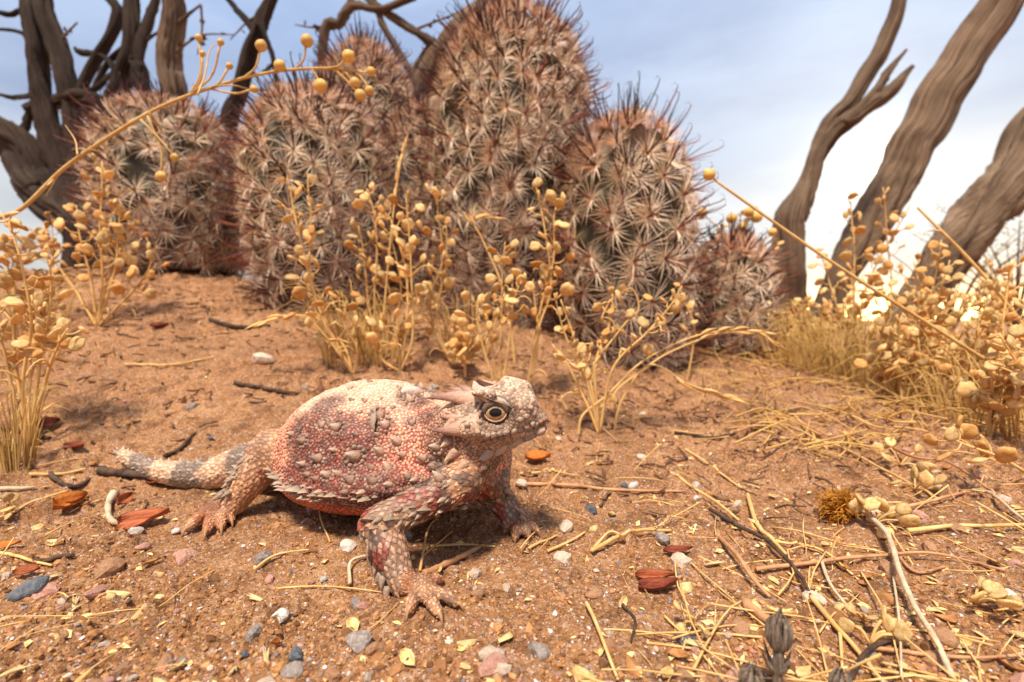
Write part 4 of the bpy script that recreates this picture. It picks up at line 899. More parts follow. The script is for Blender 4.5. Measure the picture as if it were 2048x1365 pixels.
def plant(label, base, stalks, seed, psize, r0=.07, group=GP):
    "stalks: list of (list of (u, v, d), npod)"
    rg = np.random.default_rng(seed); t = thing('dry_seed_plant', base, label, 'dry plant', group)
    for pts, npod in stalks:
        P = np.array([Wp(u, v, d) if not isinstance(u, np.ndarray) else u for (u, v, d) in pts]); stalk(t, P, r0, npod, psize, rg, side_leaf=2)
    return t
def onG(u, d):
    x = (u - CX) / FPX * d; return np.array([x, d, gz(x, d) - .1])
def pg(base, pts): return [(base, 0, 0)] + pts
b = onG(45, 19.5)
plant('leafy dry seed plant with broad pods beside the left grass tuft', b, [(pg(b, [(45, 760, 19.3), (62, 640, 19.2), (35, 500, 19), (5, 425, 19)]), 16), (pg(b, [(80, 740, 19.6), (95, 630, 19.6), (100, 520, 19.8)]), 13), (pg(b, [(100, 730, 19.2), (120, 690, 19), (132, 655, 18.8)]), 6), (pg(b, [(20, 760, 19.6), (-10, 620, 19.4), (-30, 480, 19)]), 14), (pg(b, [(30, 700, 20.5), (25, 560, 20.6), (-20, 520, 20.6)]), 12), (pg(b, [(60, 760, 20.2), (80, 690, 20.4), (60, 590, 20.4)]), 10)], 21, .68, .075)
b = onG(195, 31)
plant('bushy dry seed plant growing against the squat cactus', b, [(pg(b, [(205, 560, 30.8), (203, 440, 30.6), (200, 322, 30.5)]), 18), (pg(b, [(230, 540, 31), (238, 450, 31), (240, 410, 31)]), 12), (pg(b, [(180, 550, 31), (160, 470, 31), (150, 410, 31)]), 12), (pg(b, [(250, 600, 30.5), (285, 560, 30.3), (315, 490, 30)]), 9), (pg(b, [(150, 580, 31.5), (110, 520, 31.5), (85, 450, 31.5)]), 9), (pg(b, [(215, 560, 31.6), (255, 480, 31.8), (268, 440, 31.8)]), 10)], 22, .85, .085)
b = onG(706, 27)
plant('tall double stalked dry seed plant just behind the lizard back', b, [(pg(b, [(655, 660, 26.6), (620, 560, 26.4), (592, 440, 26.3), (580, 355, 26.2)]), 15), (pg(b, [(650, 640, 26.9), (622, 540, 26.9), (624, 430, 27), (612, 345, 27)]), 11), (pg(b, [(665, 690, 26.5), (625, 640, 26.2), (615, 610, 26)]), 5), (pg(b, [(715, 700, 26.8), (690, 650, 26.6), (690, 600, 26.5)]), 7)], 23, .80, .085)
b = onG(800, 27.5)
plant('dry seed plant with one straight heavy pod stalk over the lizard', b, [(pg(b, [(825, 680, 27.2), (825, 560, 27), (820, 460, 27), (815, 400, 27)]), 17), (pg(b, [(815, 640, 27.6), (810, 540, 27.8), (785, 450, 28), (772, 425, 28)]), 12), (pg(b, [(765, 720, 27.4), (760, 680, 27.3), (740, 640, 27.2)]), 6), (pg(b, [(795, 690, 27), (790, 660, 27), (785, 640, 27)]), 5)], 24, .80, .08)
b = onG(765, 31)
plant('pale loose dry seed plant set further back among the stalks', b, [(pg(b, [(750, 620, 31), (755, 500, 31), (745, 420, 31), (736, 380, 31)]), 11), (pg(b, [(740, 620, 31.4), (730, 520, 31.4), (715, 450, 31.4)]), 10), (pg(b, [(780, 640, 31.2), (770, 560, 31.2), (700, 500, 31.2)]), 8), (pg(b, [(800, 600, 31.8), (790, 500, 31.8), (770, 470, 31.8)]), 7)], 25, .82, .08)
b = onG(905, 29)
plant('leaning dry seed plant in front of the tallest cactus', b, [(pg(b, [(868, 660, 29), (862, 590, 29), (885, 520, 29), (875, 430, 29), (868, 375, 29)]), 12), (pg(b, [(875, 640, 29.2), (890, 540, 29.3), (892, 450, 29.3)]), 9), (pg(b, [(880, 680, 29), (845, 620, 29), (830, 580, 29)]), 4)], 26, .82, .08)
b = onG(1000, 24.5)
plant('short dense dry seed plant right behind the horned head', b, [(pg(b, [(1002, 640, 24.4), (1005, 550, 24.4), (1015, 485, 24.4)]), 14), (pg(b, [(1022, 660, 24.2), (1028, 600, 24), (1045, 565, 24)]), 10), (pg(b, [(965, 690, 24.6), (955, 630, 24.7), (955, 600, 24.7)]), 8), (pg(b, [(985, 700, 24.3), (985, 650, 24.2), (990, 620, 24.2)]), 7)], 27, .68, .065)
b = onG(1050, 25.5)
plant('tall forked dry seed plant in front of the starry cactus', b, [(pg(b, [(1075, 690, 25.4), (1070, 600, 25.4), (1068, 560, 25.4)]), 4), (pg(b, [(1078, 660, 25.4), (1100, 580, 25.5), (1090, 470, 25.5), (1075, 375, 25.5)]), 15), (pg(b, [(1082, 620, 25.6), (1108, 520, 25.8), (1108, 430, 25.8), (1115, 410, 25.8)]), 10)], 28, .74, .075)
b = onG(1200, 22.0)
plant('wide branching dry seed plant with bent over arms', b, [(pg(b, [(1175, 770, 21.9), (1135, 680, 21.8), (1110, 590, 21.8)]), 10), (pg(b, [(1188, 740, 22), (1195, 720, 22), (1250, 650, 22), (1275, 620, 22), (1262, 580, 22), (1238, 590, 22)]), 4), (pg(b, [(1225, 740, 21.8), (1290, 670, 21.6), (1340, 610, 21.5), (1362, 572, 21.4)]), 14), (pg(b, [(1180, 760, 22.3), (1150, 690, 22.5), (1120, 600, 22.5)]), 9), (pg(b, [(1190, 735, 22.4), (1215, 660, 22.6), (1222, 600, 22.6), (1200, 640, 22.5)]), 9), (pg(b, [(1170, 800, 22), (1140, 740, 22), (1105, 690, 22)]), 2)], 29, .60, .075)
b = onG(1375, 31)
plant('drooping dry stem at the foot of the smallest cactus', b, [(pg(b, [(1385, 700, 31), (1388, 650, 31), (1365, 600, 31), (1345, 620, 31)]), 6)], 30, .75, .08)
rg0 = np.random.default_rng(5)
for i, (u, vt, d, lab) in enumerate(((1700, 385, 36, 'tall dry seed plant before the thick twisted trunk'), (1765, 375, 38, 'dry seed plant with a long pod spike beside the thick twisted trunk'), (1830, 520, 30, 'dry seed plant under the leaning cracked trunk'), (1900, 520, 27, 'golden dry seed plant before the leaning cracked trunk'), (1960, 560, 24, 'thickly podded dry seed plant among the straw'), (2030, 520, 22, 'spreading dry seed plant at the edge of the straw bank'), (1600, 600, 40, 'dry seed plant hiding the foot of the forked trunk'), (1495, 415, 44, 'brown headed dry plant above the smallest cactus'), (2000, 690, 19.5, 'low dry seed plant on the straw bank'), (1880, 650, 33, 'dry seed plant deep in the straw bank'), (2090, 600, 18, 'dry seed plant just past the end of the straw bank'), (1660, 600, 42, 'dry seed plant between the forked and thick trunks'), (1975, 520, 44, 'blurred tall dry seed plant behind the straw bank'), (2040, 640, 28, 'dry seed plant leaning out of the straw bank'), (1800, 640, 26, 'short dry seed plant in front of the straw bank'))):
    b = onG(u + rg0.uniform(-15, 15), d); top = Wp(u, vt, d); H = top[2] - b[2]; t = thing('dry_seed_plant', b, lab, 'dry plant', GP); rg = np.random.default_rng(100 + i)
    for k in range(4 if u > 1750 else 3):
        f = 1 if k == 0 else rg.uniform(.5, .95); tip = b + np.array([(top[0] - b[0]) * f + rg.uniform(-.3, .3) * H * (k > 0), rg.uniform(-.2, .2) * H * (k > 0), H * f]); mid = b + (tip - b) * .5 + np.array([rg.uniform(-.08, .08), rg.uniform(-.08, .08), .03]) * H
        stalk(t, np.array([b, mid, tip]), .08, int(11 + 5 * f), (.72 if u < 1950 else .62) * (1.0 if d < 35 else 1.2), rg, .3)
for i, (u, vt, d, lab) in enumerate(((30, 470, 40, 'dim dry seed plant behind the left plants'), (110, 430, 42, 'dim dry seed plant beneath the tangled shrub'), (70, 560, 28, 'small dry seed plant between the two left plants'), (930, 640, 27.5, 'tiny dry seed plant between the taller stalks'))):
    b = onG(u, d); top = Wp(u, vt, d); H = top[2] - b[2]; t = thing('dry_seed_plant', b, lab, 'dry plant', GP); rg = np.random.default_rng(200 + i)
    for k in range(3): f = rg.uniform(.6, 1); tip = b + np.array([rg.uniform(-.25, .25) * H, rg.uniform(-.1, .1) * H, H * f]); stalk(t, np.array([b, (b + tip) / 2 + [.1, 0, 0], tip]), .08, 10, .8, rg, .3)
# arching stems with round pods
def rooted(P):
    "carry a stem that starts in the air down to its root in the soil"
    d = unit(P[0][:3] - P[1][:3]); x, y = P[0][0] + d[0] * 1.5, P[0][1]; z = gz(x, y) - .1
    if P[0][2] - z < .5: return P
    h = P[0][2] - z; return np.vstack([[x + d[0] * h * .15, y, z, P[0][3]], [x, y, z + h * .5, P[0][3]], P])
def ballstem(label, pts, d, r, balls, sides):
    P = pl([(u, v, r) for u, v in pts], d[0], d[1]); P = rooted(P); Q = spline(P, 60); g0 = Q[0, :3]; t = thing('round_pod_stem', g0, label, 'dry stem', 'arching stems with round pods')
    mbs = MB(); V, F = tube(Q[:, :3], Q[:, 3] * np.linspace(1.1, .6, 60), 7); mbs.add(V, F); got = []
    for (u, v, ua, va, br_) in balls:
        k = int(np.argmin([(CX + FPX * q[0] / q[1] - ua) ** 2 + ((HOR - (q[2] - CAMH) / q[1] * FPX) - va) ** 2 for q in Q])); q = Q[k, :3]; e = Wp(u, v, q[1]); m_ = (q + e) / 2 + np.array([.12, 0, -.1]) * np.linalg.norm(e - q)
        V, F = tube(spline(np.array([q, m_, e]), 8), Q[k, 3] * .5, 5); mbs.add(V, F); got.append((e, unit(e - m_), br_ / FPX * q[1]))
    for pp in sides:
        W_ = spline(pl([(u, v, r * .5) for u, v in pp], d[0], d[1]), 14); V, F = tube(W_[:, :3], W_[:, 3] * np.linspace(1, .3, 14), 5); mbs.add(V, F)
    st = mbs.build('stem', M_straw, t)
    for e, dr, br_ in got: place('round_pod', BALL, st, e - dr * br_ * .1, np.cross(dr, (.3, .9, .1)), dr, br_)
ballstem('long arching stem with round yellow pods crossing the squat cactus', [(-60, 470), (40, 420), (130, 335), (240, 260), (330, 210), (440, 170), (540, 145), (640, 137), (725, 143)], (22, 26), 4.2,
    [(520, 101, 495, 157, 22), (553, 138, 545, 145, 22), (612, 92, 605, 138, 24), (690, 120, 660, 138, 24), (637, 162, 630, 138, 26), (704, 160, 690, 140, 21), (714, 184, 680, 140, 22), (735, 175, 720, 143, 18), (735, 144, 720, 142, 17), (502, 180, 430, 172, 15), (398, 82, 395, 188, 14), (405, 112, 395, 188, 11), (456, 137, 400, 186, 13), (440, 90, 395, 188, 13), (322, 345, 340, 310, 20), (345, 310, 330, 305, 16)], [[(395, 190), (410, 150), (420, 100), (438, 88)], [(430, 172), (470, 172), (500, 180)], [(300, 228), (322, 262), (300, 270)], [(95, 372), (115, 352), (92, 392)], [(155, 310), (150, 280), (130, 250)], [(180, 300), (205, 305), (225, 313)]])
ballstem('straight slanting stem with round pods leaning over the straw bank', [(2100, 790), (1980, 725), (1860, 650), (1740, 575), (1620, 495), (1520, 425), (1450, 375), (1432, 362)], (22, 24), 4.0, [(1426, 356, 1434, 362, 24)], [])
b = onG(1480, 42)
ballstem('thin dry stem with clustered round pods above the smallest cactus', [(1500, 560), (1480, 500), (1465, 470), (1475, 430)], (40, 40), 2.5, [(1410, 432, 1475, 490, 22), (1465, 445, 1470, 460, 20), (1490, 428, 1475, 435, 20), (1505, 438, 1478, 445, 22), (1480, 460, 1475, 470, 18), (1540, 470, 1485, 500, 17)], [])
ballstem('bare slanting dry stalk before the leaning cracked trunk', [(2080, 700), (2000, 590), (1930, 510), (1870, 450), (1835, 415)], (26, 28), 4.0, [], [[(1880, 462), (1860, 462), (1853, 464)]])
# grass tufts
def tuft(label, base, nb, H, spread, seed, r=.045, lean=(0, 0), arch=.5, splay=1.0):
    rg = np.random.default_rng(seed); t = thing('dry_grass_tuft', base, label, 'grass tuft', 'dry grass tufts'); mbs = MB()
    for i in range(nb):
        a = rg.random() * 6.28; b0 = np.asarray(base) + np.array([math.cos(a), math.sin(a), 0]) * spread * rg.random() ** .7; b0[2] = G0(b0[0], b0[1]) - .3
        h = H * rg.uniform(.25, 1.0); a2 = a + rg.uniform(-.9, .9); o = np.array([math.cos(a2), math.sin(a2), 0]) * h * rg.uniform(.1, .55) * splay + np.array([lean[0], lean[1], 0]) * h
        P = spline(np.array([b0, b0 + o * .25 + Z3 * h * .55, b0 + o * .65 + Z3 * h * (1 - .15 * arch), b0 + o * 1.25 + Z3 * h * (1.0 - arch * rg.uniform(0, .9))]), 9)
        V, F = tube(P, r * np.linspace(1, .3, 9) * rg.uniform(.7, 1.3), 3, cap=False); mbs.add(V, F)
    g = mbs.build('blade_cover', M_grass, t); g['kind'] = 'stuff'; return t
tuft('fine dry grass tuft at the foot of the left seed plant', gpx(38, 925), 60, 4.0, .42, 41, .032, (0, 0), .3, .7)
for i, (u, d, nb, H, sp, lab) in enumerate(((1590, 36, 110, 4.8, 1.8, 'straw grass tuft under the forked trunk'), (1670, 33, 170, 6.0, 2.0, 'thick straw grass tuft at the middle of the straw bank'), (1760, 31, 130, 5.4, 1.8, 'straw grass tuft beneath the leaning cracked trunk'), (1530, 42, 90, 4.5, 1.8, 'straw grass tuft beside the smallest cactus'), (1860, 27, 90, 5.0, 1.6, 'straw grass tuft among the seed plants'), (1960, 22, 80, 4.4, 1.4, 'low straw grass tuft by the scattered litter'), (700, 29.5, 90, 5.0, 1.3, 'wispy grass tuft between the tall pod stalks'), (760, 29, 60, 3.8, 1.0, 'yellow grass tuft behind the lizard back'), (1990, 30, 90, 6.0, 1.6, 'high straw grass tuft at the end of the bank'), (2060, 20, 70, 4.5, 1.2, 'straw grass tuft just past the end of the bank'), (930, 31, 50, 4.5, 1.2, 'thin grass tuft before the tallest cactus'), (60, 30, 60, 4.5, 1.4, 'grass tuft between the left seed plants'))):
    tuft(lab, onG(u, d), int(nb * .8), H * 1.05, sp * 1.25, 60 + i, .045 if d > 26 else .036, (-.05, 0), .6, 1.35)
# grass ears arching out
def ear(label, pts, d, seed):
    P = rooted(pl([(u, v, 3.0) for u, v in pts], *d)); Q = spline(P, 40); t = thing('grass_ear', Q[0, :3], label, 'grass stalk', 'arching grass stalks'); V, F = tube(Q[:, :3], Q[:, 3] * np.linspace(1, .4, 40), 5); mbs = MB(); mbs.add(V, F); rg = np.random.default_rng(seed)
    for k in range(26, 40, 2):
        T = unit(Q[min(k + 1, 39), :3] - Q[k - 1, :3]); n_ = unit(np.cross(T, rg.standard_normal(3))); W_ = spline(np.array([Q[k, :3], Q[k, :3] + T * .45 + n_ * .12, Q[k, :3] + T * .95 + n_ * .10]), 6); V, F = tube(W_, np.array([.02, .07, .085, .06, .03, .01]), 5); mbs.add(V, F)
    mbs.build('stem', M_straw, t)
ear('long grass stalk arching from the branching plant to the straw', [(1215, 790), (1290, 720), (1400, 670), (1500, 662), (1560, 690)], (22, 24), 1)
ear('second arching grass stalk below the smallest cactus', [(1280, 745), (1340, 705), (1440, 668), (1540, 665)], (26, 27), 2)
ear('grass stalk lying slack behind the branching plant', [(1300, 730), (1380, 770), (1470, 800)], (23, 22), 3)
ear('grass ear leaning left of the tall double stalk', [(640, 640), (590, 632), (555, 636), (520, 650)], (27, 25.5), 4)
ear('grass ear standing beside the tallest cactus', [(1000, 560), (960, 470), (945, 440), (990, 435)], (30, 30), 5)
ear('slim grass stalk rising between cacti', [(770, 600), (785, 440), (800, 330), (812, 290)], (30, 30.5), 6)
# ---------------------------------------------------------------- litter on the soil
ICO = None
def ico():
    t = (1 + 5 ** .5) / 2
    V = np.array([(-1, t, 0), (1, t, 0), (-1, -t, 0), (1, -t, 0), (0, -1, t), (0, 1, t), (0, -1, -t), (0, 1, -t), (t, 0, -1), (t, 0, 1), (-t, 0, -1), (-t, 0, 1)], float); V /= np.linalg.norm(V[0])
    F = np.array([(0, 11, 5), (0, 5, 1), (0, 1, 7), (0, 7, 10), (0, 10, 11), (1, 5, 9), (5, 11, 4), (11, 10, 2), (10, 7, 6), (7, 1, 8), (3, 9, 4), (3, 4, 2), (3, 2, 6), (3, 6, 8), (3, 8, 9), (4, 9, 5), (2, 4, 11), (6, 2, 10), (8, 6, 7), (9, 8, 1)])
    return V, F
IV, IF = ico()
def sub(V, F):
    V = list(map(tuple, V)); mid = {}; out = []
    def m(a, b):
        k = (min(a, b), max(a, b))
        if k not in mid: p = (np.array(V[a]) + np.array(V[b])) / 2; V.append(tuple(p / np.linalg.norm(p))); mid[k] = len(V) - 1
        return mid[k]
    for a, b, c in F: ab, bc, ca = m(a, b), m(b, c), m(c, a); out += [(a, ab, ca), (b, bc, ab), (c, ca, bc), (ab, bc, ca)]
    return np.array(V), np.array(out)
SV, SF = sub(IV, IF)
def scatter(n, dmin, dmax, pw=1.6, wide=1.25, rg=rng):
    k = rg.random(n); e = 1 - pw; d = (dmin ** e + k * (dmax ** e - dmin ** e)) ** (1 / e); x = rg.uniform(-wide, wide, n) * d; return x, d
def stones(n, dmin, dmax, smin, smax, cols, name, label, cat, mat, rg, pw=1.6, clump=0.0, sink=.35):
    x, y = scatter(n, dmin, dmax, pw, rg=rg)
    if clump:
        keep = vnoise(np.stack([x * .35, y * .35, np.full(n, 3.3)], -1)) + .5 * vnoise(np.stack([x * 1.1, y * 1.1, np.full(n, 8.3)], -1)) > -clump * .0 - .1; x, y = x[keep], y[keep]; n = len(x)
    z = Gf(x, y); s = smin * (smax / smin) ** (rg.random(n) ** 1.7); V = IV[None] * (1 + .22 * rg.standard_normal((n, 12, 1))); V = V * rg.uniform(.55, 1.2, (n, 1, 3)); V[..., 2] *= .75
    q = rg.random((n, 1)) * 6.28; cs_, sn = np.cos(q), np.sin(q); V = np.stack([V[..., 0] * cs_ - V[..., 1] * sn, V[..., 0] * sn + V[..., 1] * cs_, V[..., 2]], -1)
    V = V * s[:, None, None] + np.stack([x, y, z + s * (.5 - sink)], -1)[:, None]
    F = (IF[None] + (np.arange(n) * 12)[:, None, None]).reshape(-1, 3); c = np.asarray(cols)[rg.integers(0, len(cols), n)] * rg.uniform(.75, 1.2, (n, 1)); o = mk(name, V.reshape(-1, 3), F, mat, None, np.repeat(np.clip(c, 0, .9), 12, 0), False)
    return tag(o, label, cat, None, 'stuff')
M_stone = vmat('stone', .7, .35, 10.0, .35, .02); M_crumb = vmat('soil_crumb', .95, .1, 14.0, .35, .04)
rgl = np.random.default_rng(77)
stones(30000, 5.5, 48, .014, .075, [srgb(176, 124, 78), srgb(198, 148, 98), srgb(160, 110, 68), srgb(124, 84, 54)], 'soil_crumbs', 'loose crumbs of brown soil', 'soil', M_crumb, rgl, 1.9, .3)
stones(1300, 5.5, 40, .05, .17, [srgb(176, 124, 80), srgb(156, 108, 68), srgb(128, 88, 56)], 'soil_clods', 'small rough clods of brown soil', 'soil', M_crumb, rgl, 1.7, .5, .6)
stones(9000, 5.5, 42, .014, .062, [srgb(206, 176, 150), srgb(190, 150, 120), srgb(160, 140, 130), srgb(210, 196, 184), srgb(120, 108, 104), srgb(186, 120, 92)], 'gravel', 'fine pale gravel strewn over the soil', 'gravel', M_stone, rgl, 1.9)
# ---- single pebbles
PEB = {}
def pebble_meshes():
    for cn, (c0, c1) in {'grey': (srgb(128, 112, 102), srgb(182, 164, 148)), 'cream': (srgb(196, 164, 134), srgb(228, 204, 178)), 'pink': (srgb(184, 126, 102), srgb(216, 166, 142)), 'white': (srgb(204, 186, 168), srgb(232, 220, 204)), 'slate': (srgb(78, 80, 84), srgb(124, 124, 126)), 'tan': (srgb(160, 112, 76), srgb(192, 144, 104))}.items():
        m = simple('pebble_' + cn, c0, c1, .65, 4.0, (1, 1, 1), .04, vary=.3, spec=.35); PEB[cn] = []
        for k in range(5):
            r_ = np.random.default_rng(900 + k); f = 1 + .34 * fbm(SV * 1.3 + k * 9.1, 3) ; V = SV * f[:, None] * np.array([1, r_.uniform(.6, .95), r_.uniform(.42, .75)]); PEB[cn].append(mesh_data('pebble', V, SF, m, smooth=k == 0))
pebble_meshes()
def put_obj(name, me, p, s, rot):
    o = bpy.data.objects.new(name, me); C.objects.link(o); o.location = Vector([float(a) for a in p]) * U; o.rotation_euler = rot; o.scale = (s, s, s) if np.isscalar(s) else s; return o
MARKS = [(Pm, 'the right fore foot'), (P2, 'the left fore foot'), (P3, 'the hind foot'), (TP[-1, :3], 'the tail tip'), (bp(0, 0, 0), 'the lizard belly')] + [(gpx(u, v), nm) for u, v, nm in ((1316, 1175, 'the split red pod'), (1680, 1038, 'the orange fuzzy flower head'), (1562, 1330, 'the tall woolly bud'), (58, 1190, 'the flat slate stone'), (290, 1050, 'the long veined red leaf'), (140, 1030, 'the folded orange leaf'), (38, 925, 'the left grass tuft'), (1200, 830, 'the wide branching plant'), (1076, 930, 'the orange leaf under the chin'), (1355, 1112, 'the narrow dark red pod'), (1800, 1180, 'the long pale seed stalk'), (1950, 1215, 'the open fan of pods'), (1870, 870, 'the straw bank'), (585, 1345, 'the rounded grey pebble'), (985, 1335, 'the round white pebble'), (555, 1297, 'the bright orange seed'), (525, 722, 'the pale stone on the slope'), (530, 778, 'the dark twig on the slope'), (1500, 1080, 'the dark branchlet'), (1200, 985, 'the straight brown straw'), (1195, 1290, 'the straight pale straw'), (1740, 1060, 'the pale pod cluster'), (1400, 950, 'the thin golden straw'), (320, 657, 'the small dark red leaf'), (880, 780, 'the tall pod stalks'), (1640, 1130, 'the bleached root end'), (228, 1020, 'the pale curved stem'))]
def nearmark(x, y):
    m = min(MARKS, key=lambda k: np.hypot(k[0][0] - x, k[0][1] - y)); d = np.hypot(m[0][0] - x, m[0][1] - y)
    return ('close beside ' if d < .9 else 'near ' if d < 2.2 else 'some way from ') + m[1]
FEET = [Pm, P2, P3]
xs, ys = scatter(230, 6.2, 26, 1.9, 1.12, rgl)
for x, y in zip(xs, ys):
    if min(np.hypot(x - f[0], y - f[1]) for f in FEET) < 1.0: continue
    cn = rgl.choice(['grey', 'cream', 'pink', 'white', 'slate', 'tan'], p=[.12, .28, .2, .1, .03, .27]); s = .07 * (3.6 ** rgl.random() ** 1.2) * (1 + .012 * y)
    ki = int(rgl.integers(0, 5)); lab = ('tiny ' if s < .11 else 'small ' if s < .19 else 'larger ') + ('smooth ' if ki == 0 else 'angular ') + cn + ' pebble ' + nearmark(x, y)
    tag(put_obj('pebble', PEB[cn][ki], (x, y, gz(x, y) + s * .15), s, (rgl.uniform(-.4, .4), rgl.uniform(-.4, .4), rgl.random() * 6.28)), lab, 'pebble', 'pebbles on the soil')
for u, v, rp, cn, lab in ((985, 1335, 17, 'white', 'round white pebble below the lizard fore foot'), (585, 1345, 24, 'grey', 'rounded grey pebble among the gravel patch'), (530, 1385, 30, 'cream', 'broad cream pebble among the gravel patch'), (58, 1188, 36, 'slate', 'flat dark slate stone at the left litter'), (565, 1240, 18, 'white', 'lumpy whitish pebble in the gravel patch'), (1395, 1000, 9, 'white', 'pale pebble on bare soil near the grey twig'), (385, 818, 12, 'grey', 'grey pebble on the slope behind the tail'), (525, 722, 22, 'cream', 'pale stone on the slope below the cacti'), (1190, 1195, 22, 'tan', 'flat tan stone beside the folded red pod'), (545, 1015, 9, 'grey', 'pebble in the shadow under the lizard'), (540, 1160, 12, 'pink', 'pinkish pebble on the gravel patch'), (415, 1040, 18, 'tan', 'tan lump touching the hind toes'), (220, 1142, 26, 'tan', 'tan stone among the left litter'), (1265, 975, 14, 'white', 'white chip by the long pink straw'), (350, 1065, 9, 'white', 'white chip by the long red leaf')):
    p = gpx(u, v); s = rp / FPX * p[1]; p[2] += s * .2; tag(put_obj('pebble', PEB[cn][int(rgl.integers(0, 5))], p, s, (rgl.uniform(-.3, .3), rgl.uniform(-.3, .3), rgl.random() * 6)), lab, 'pebble', 'pebbles on the soil')
# ---- husks, florets
M_husk = simple('dry_husk', srgb(206, 158, 88), srgb(242, 214, 152), .55, 3.0, (1, 1, 1), .02, vary=.4, transl=.2); M_husk2 = simple('brown_husk', srgb(150, 96, 52), srgb(196, 140, 86), .6, 3.0, (1, 1, 1), .03, vary=.35, transl=.1)
M_chaff = simple('pale_floret', srgb(212, 170, 106), srgb(246, 224, 170), .5, 2.5, (1, 1, 1), .02, vary=.3, transl=.2)
def blade_mesh(name, mat, L_, W_, cup, curl, seed, fold=0.0, th=.025, tipp=1.0):
    "thin cupped leaf or husk with real thickness, lying along x"
    r_ = np.random.default_rng(seed); n, m = 12, 6; T = []
    for i in range(n + 1):
        t = i / n; w_ = W_ * (math.sin(math.pi * min(t ** (.75 * tipp), 1)) ** .8) * (1 + .06 * r_.standard_normal()) + .004
        for j in range(m + 1):
            s = j / m * 2 - 1; T.append((L_ * (t - .5), w_ * s * .5 * math.cos(fold * abs(s)), cup * W_ * (s * s - .3) + fold * w_ * abs(s) * .5 + curl * L_ * ((t - .5) ** 2) * 2 + .02 * L_ * math.sin(5 * t + seed) * s))
    T = np.array(T); Bt = T - np.array([0, 0, th]); V = np.vstack([T, Bt]); k = m + 1; F = []
    o = len(T)
    for i in range(n):
        for j in range(m): a = i * k + j; F += [(a, a + k, a + k + 1, a + 1), (o + a + 1, o + a + k + 1, o + a + k, o + a)]
    for i in range(n): a = i * k; F += [(a, o + a, o + a + k, a + k), (a + m + k, o + a + m + k, o + a + m, a + m)]
    return mesh_data(name, V, np.array(F), mat)
HUSK = [blade_mesh('seed_husk', M_husk if k < 4 else M_husk2, 1.0, .48 + .06 * (k % 3), .28, .12 * (k % 3), k) for k in range(6)]
FLO = []
for k in range(4):
    mbf = MB(); r_ = np.random.default_rng(k)
    for j in range(3):
        a = (j - 1) * .17 + .06 * r_.standard_normal(); P = spline(np.array([(0, 0, 0), (.35, .35 * math.sin(a) * .6, .05 + .03 * j), (1.0, math.sin(a) * .8, .06 * j)]), 7); V, F = tube(P, np.array([.03, .085, .10, .085, .06, .03, .005]) * (1.0 - .15 * j), 6); mbf.add(V * np.array([1, 1, .6]), F)
    V, F, _ = mbf.data(); FLO.append(mesh_data('grass_floret', V - [.5, 0, 0], F, M_chaff))
xs, ys = scatter(190, 6.2, 24, 1.7, 1.12, rgl)
for i, (x, y) in enumerate(zip(xs, ys)):
    dens = .35 + .65 * (x / y > .1) + .3 * (x / y < -.75)
    if rgl.random() > dens or min(np.hypot(x - f[0], y - f[1]) for f in FEET) < 1.0: continue
    k = int(rgl.integers(0, 6)); fl = rgl.random() < .38; s = rgl.uniform(.28, .52) if not fl else rgl.uniform(.32, .58)
    o = put_obj('grass_floret' if fl else 'seed_husk', FLO[k % 4] if fl else HUSK[k], (x, y, gz(x, y) + .06), s, (rgl.uniform(-.5, .5) + (math.pi if rgl.random() < .4 and not fl else 0), rgl.uniform(-.4, .3), rgl.random() * 6.28))
    if fl: tag(o, 'pale pointed grass floret lying ' + nearmark(x, y), 'husk', 'grass florets on the soil')
    elif k < 4: tag(o, ('wide' if s > .4 else 'small') + ' pale yellow cupped seed husk ' + nearmark(x, y), 'husk', 'seed husks on the soil')
    else: tag(o, ('wide' if s > .4 else 'small') + ' brown cupped seed husk ' + nearmark(x, y), 'husk', 'seed husks on the soil')
def spread(name, meshes, n, smin, smax, label, cat, mat, dmax=42, wgt=True, lift=.03, pw=1.7, base=.15):
    "many tiny pieces joined into one covering"
    mb_ = MB(); raw = []
    for me in meshes:
        V = np.empty(len(me.vertices) * 3, np.float32); me.vertices.foreach_get('co', V); raw.append((V.reshape(-1, 3) / U, [np.array([p.vertices[:] for p in me.polygons if len(p.vertices) == q], np.int32) for q in (3, 4)]))
    x, y = scatter(n, 6, dmax, pw, 1.25, rgl); z = Gf(x, y)
    for i in range(n):
        r_ = x[i] / y[i]
        if wgt and rgl.random() > base + (1 - base) * sstep(-.1, .5, r_ + .02 * (y[i] - 15)) + .12 * (r_ < -.7): continue
        V, F = raw[int(rgl.integers(0, len(raw)))]; e = Quaternion(Vector(rgl.standard_normal(3) * [.3, .3, 0] + [0, 0, 1]).normalized(), rgl.random() * 6.28).to_matrix(); tl = Matrix.Rotation(rgl.uniform(-.5, .5), 3, 'X'); Mx = np.array(e @ tl)
        mb_.add((V @ Mx.T) * rgl.uniform(smin, smax) + [x[i], y[i], z[i] + lift], [f for f in F if len(f)])
    o = mb_.build(name, mat); return tag(o, label, cat, None, 'stuff')
LOW = []
for k in range(3):
    V = np.array([(-.5, 0, 0), (-.1, .2, .08), (-.1, -.2, .08), (.5, 0, .02), (0, 0, -.02), (.2, .14, .1)]); LOW.append(mesh_data('chaff', V * [1, .8 + .3 * k, 1], np.array([(0, 1, 4), (0, 4, 2), (1, 5, 4), (5, 3, 4), (4, 3, 2)]), M_husk))
spread('chaff', LOW, 2600, .10, .30, 'scattered chips of dry chaff', 'chaff', M_husk)
STR = []
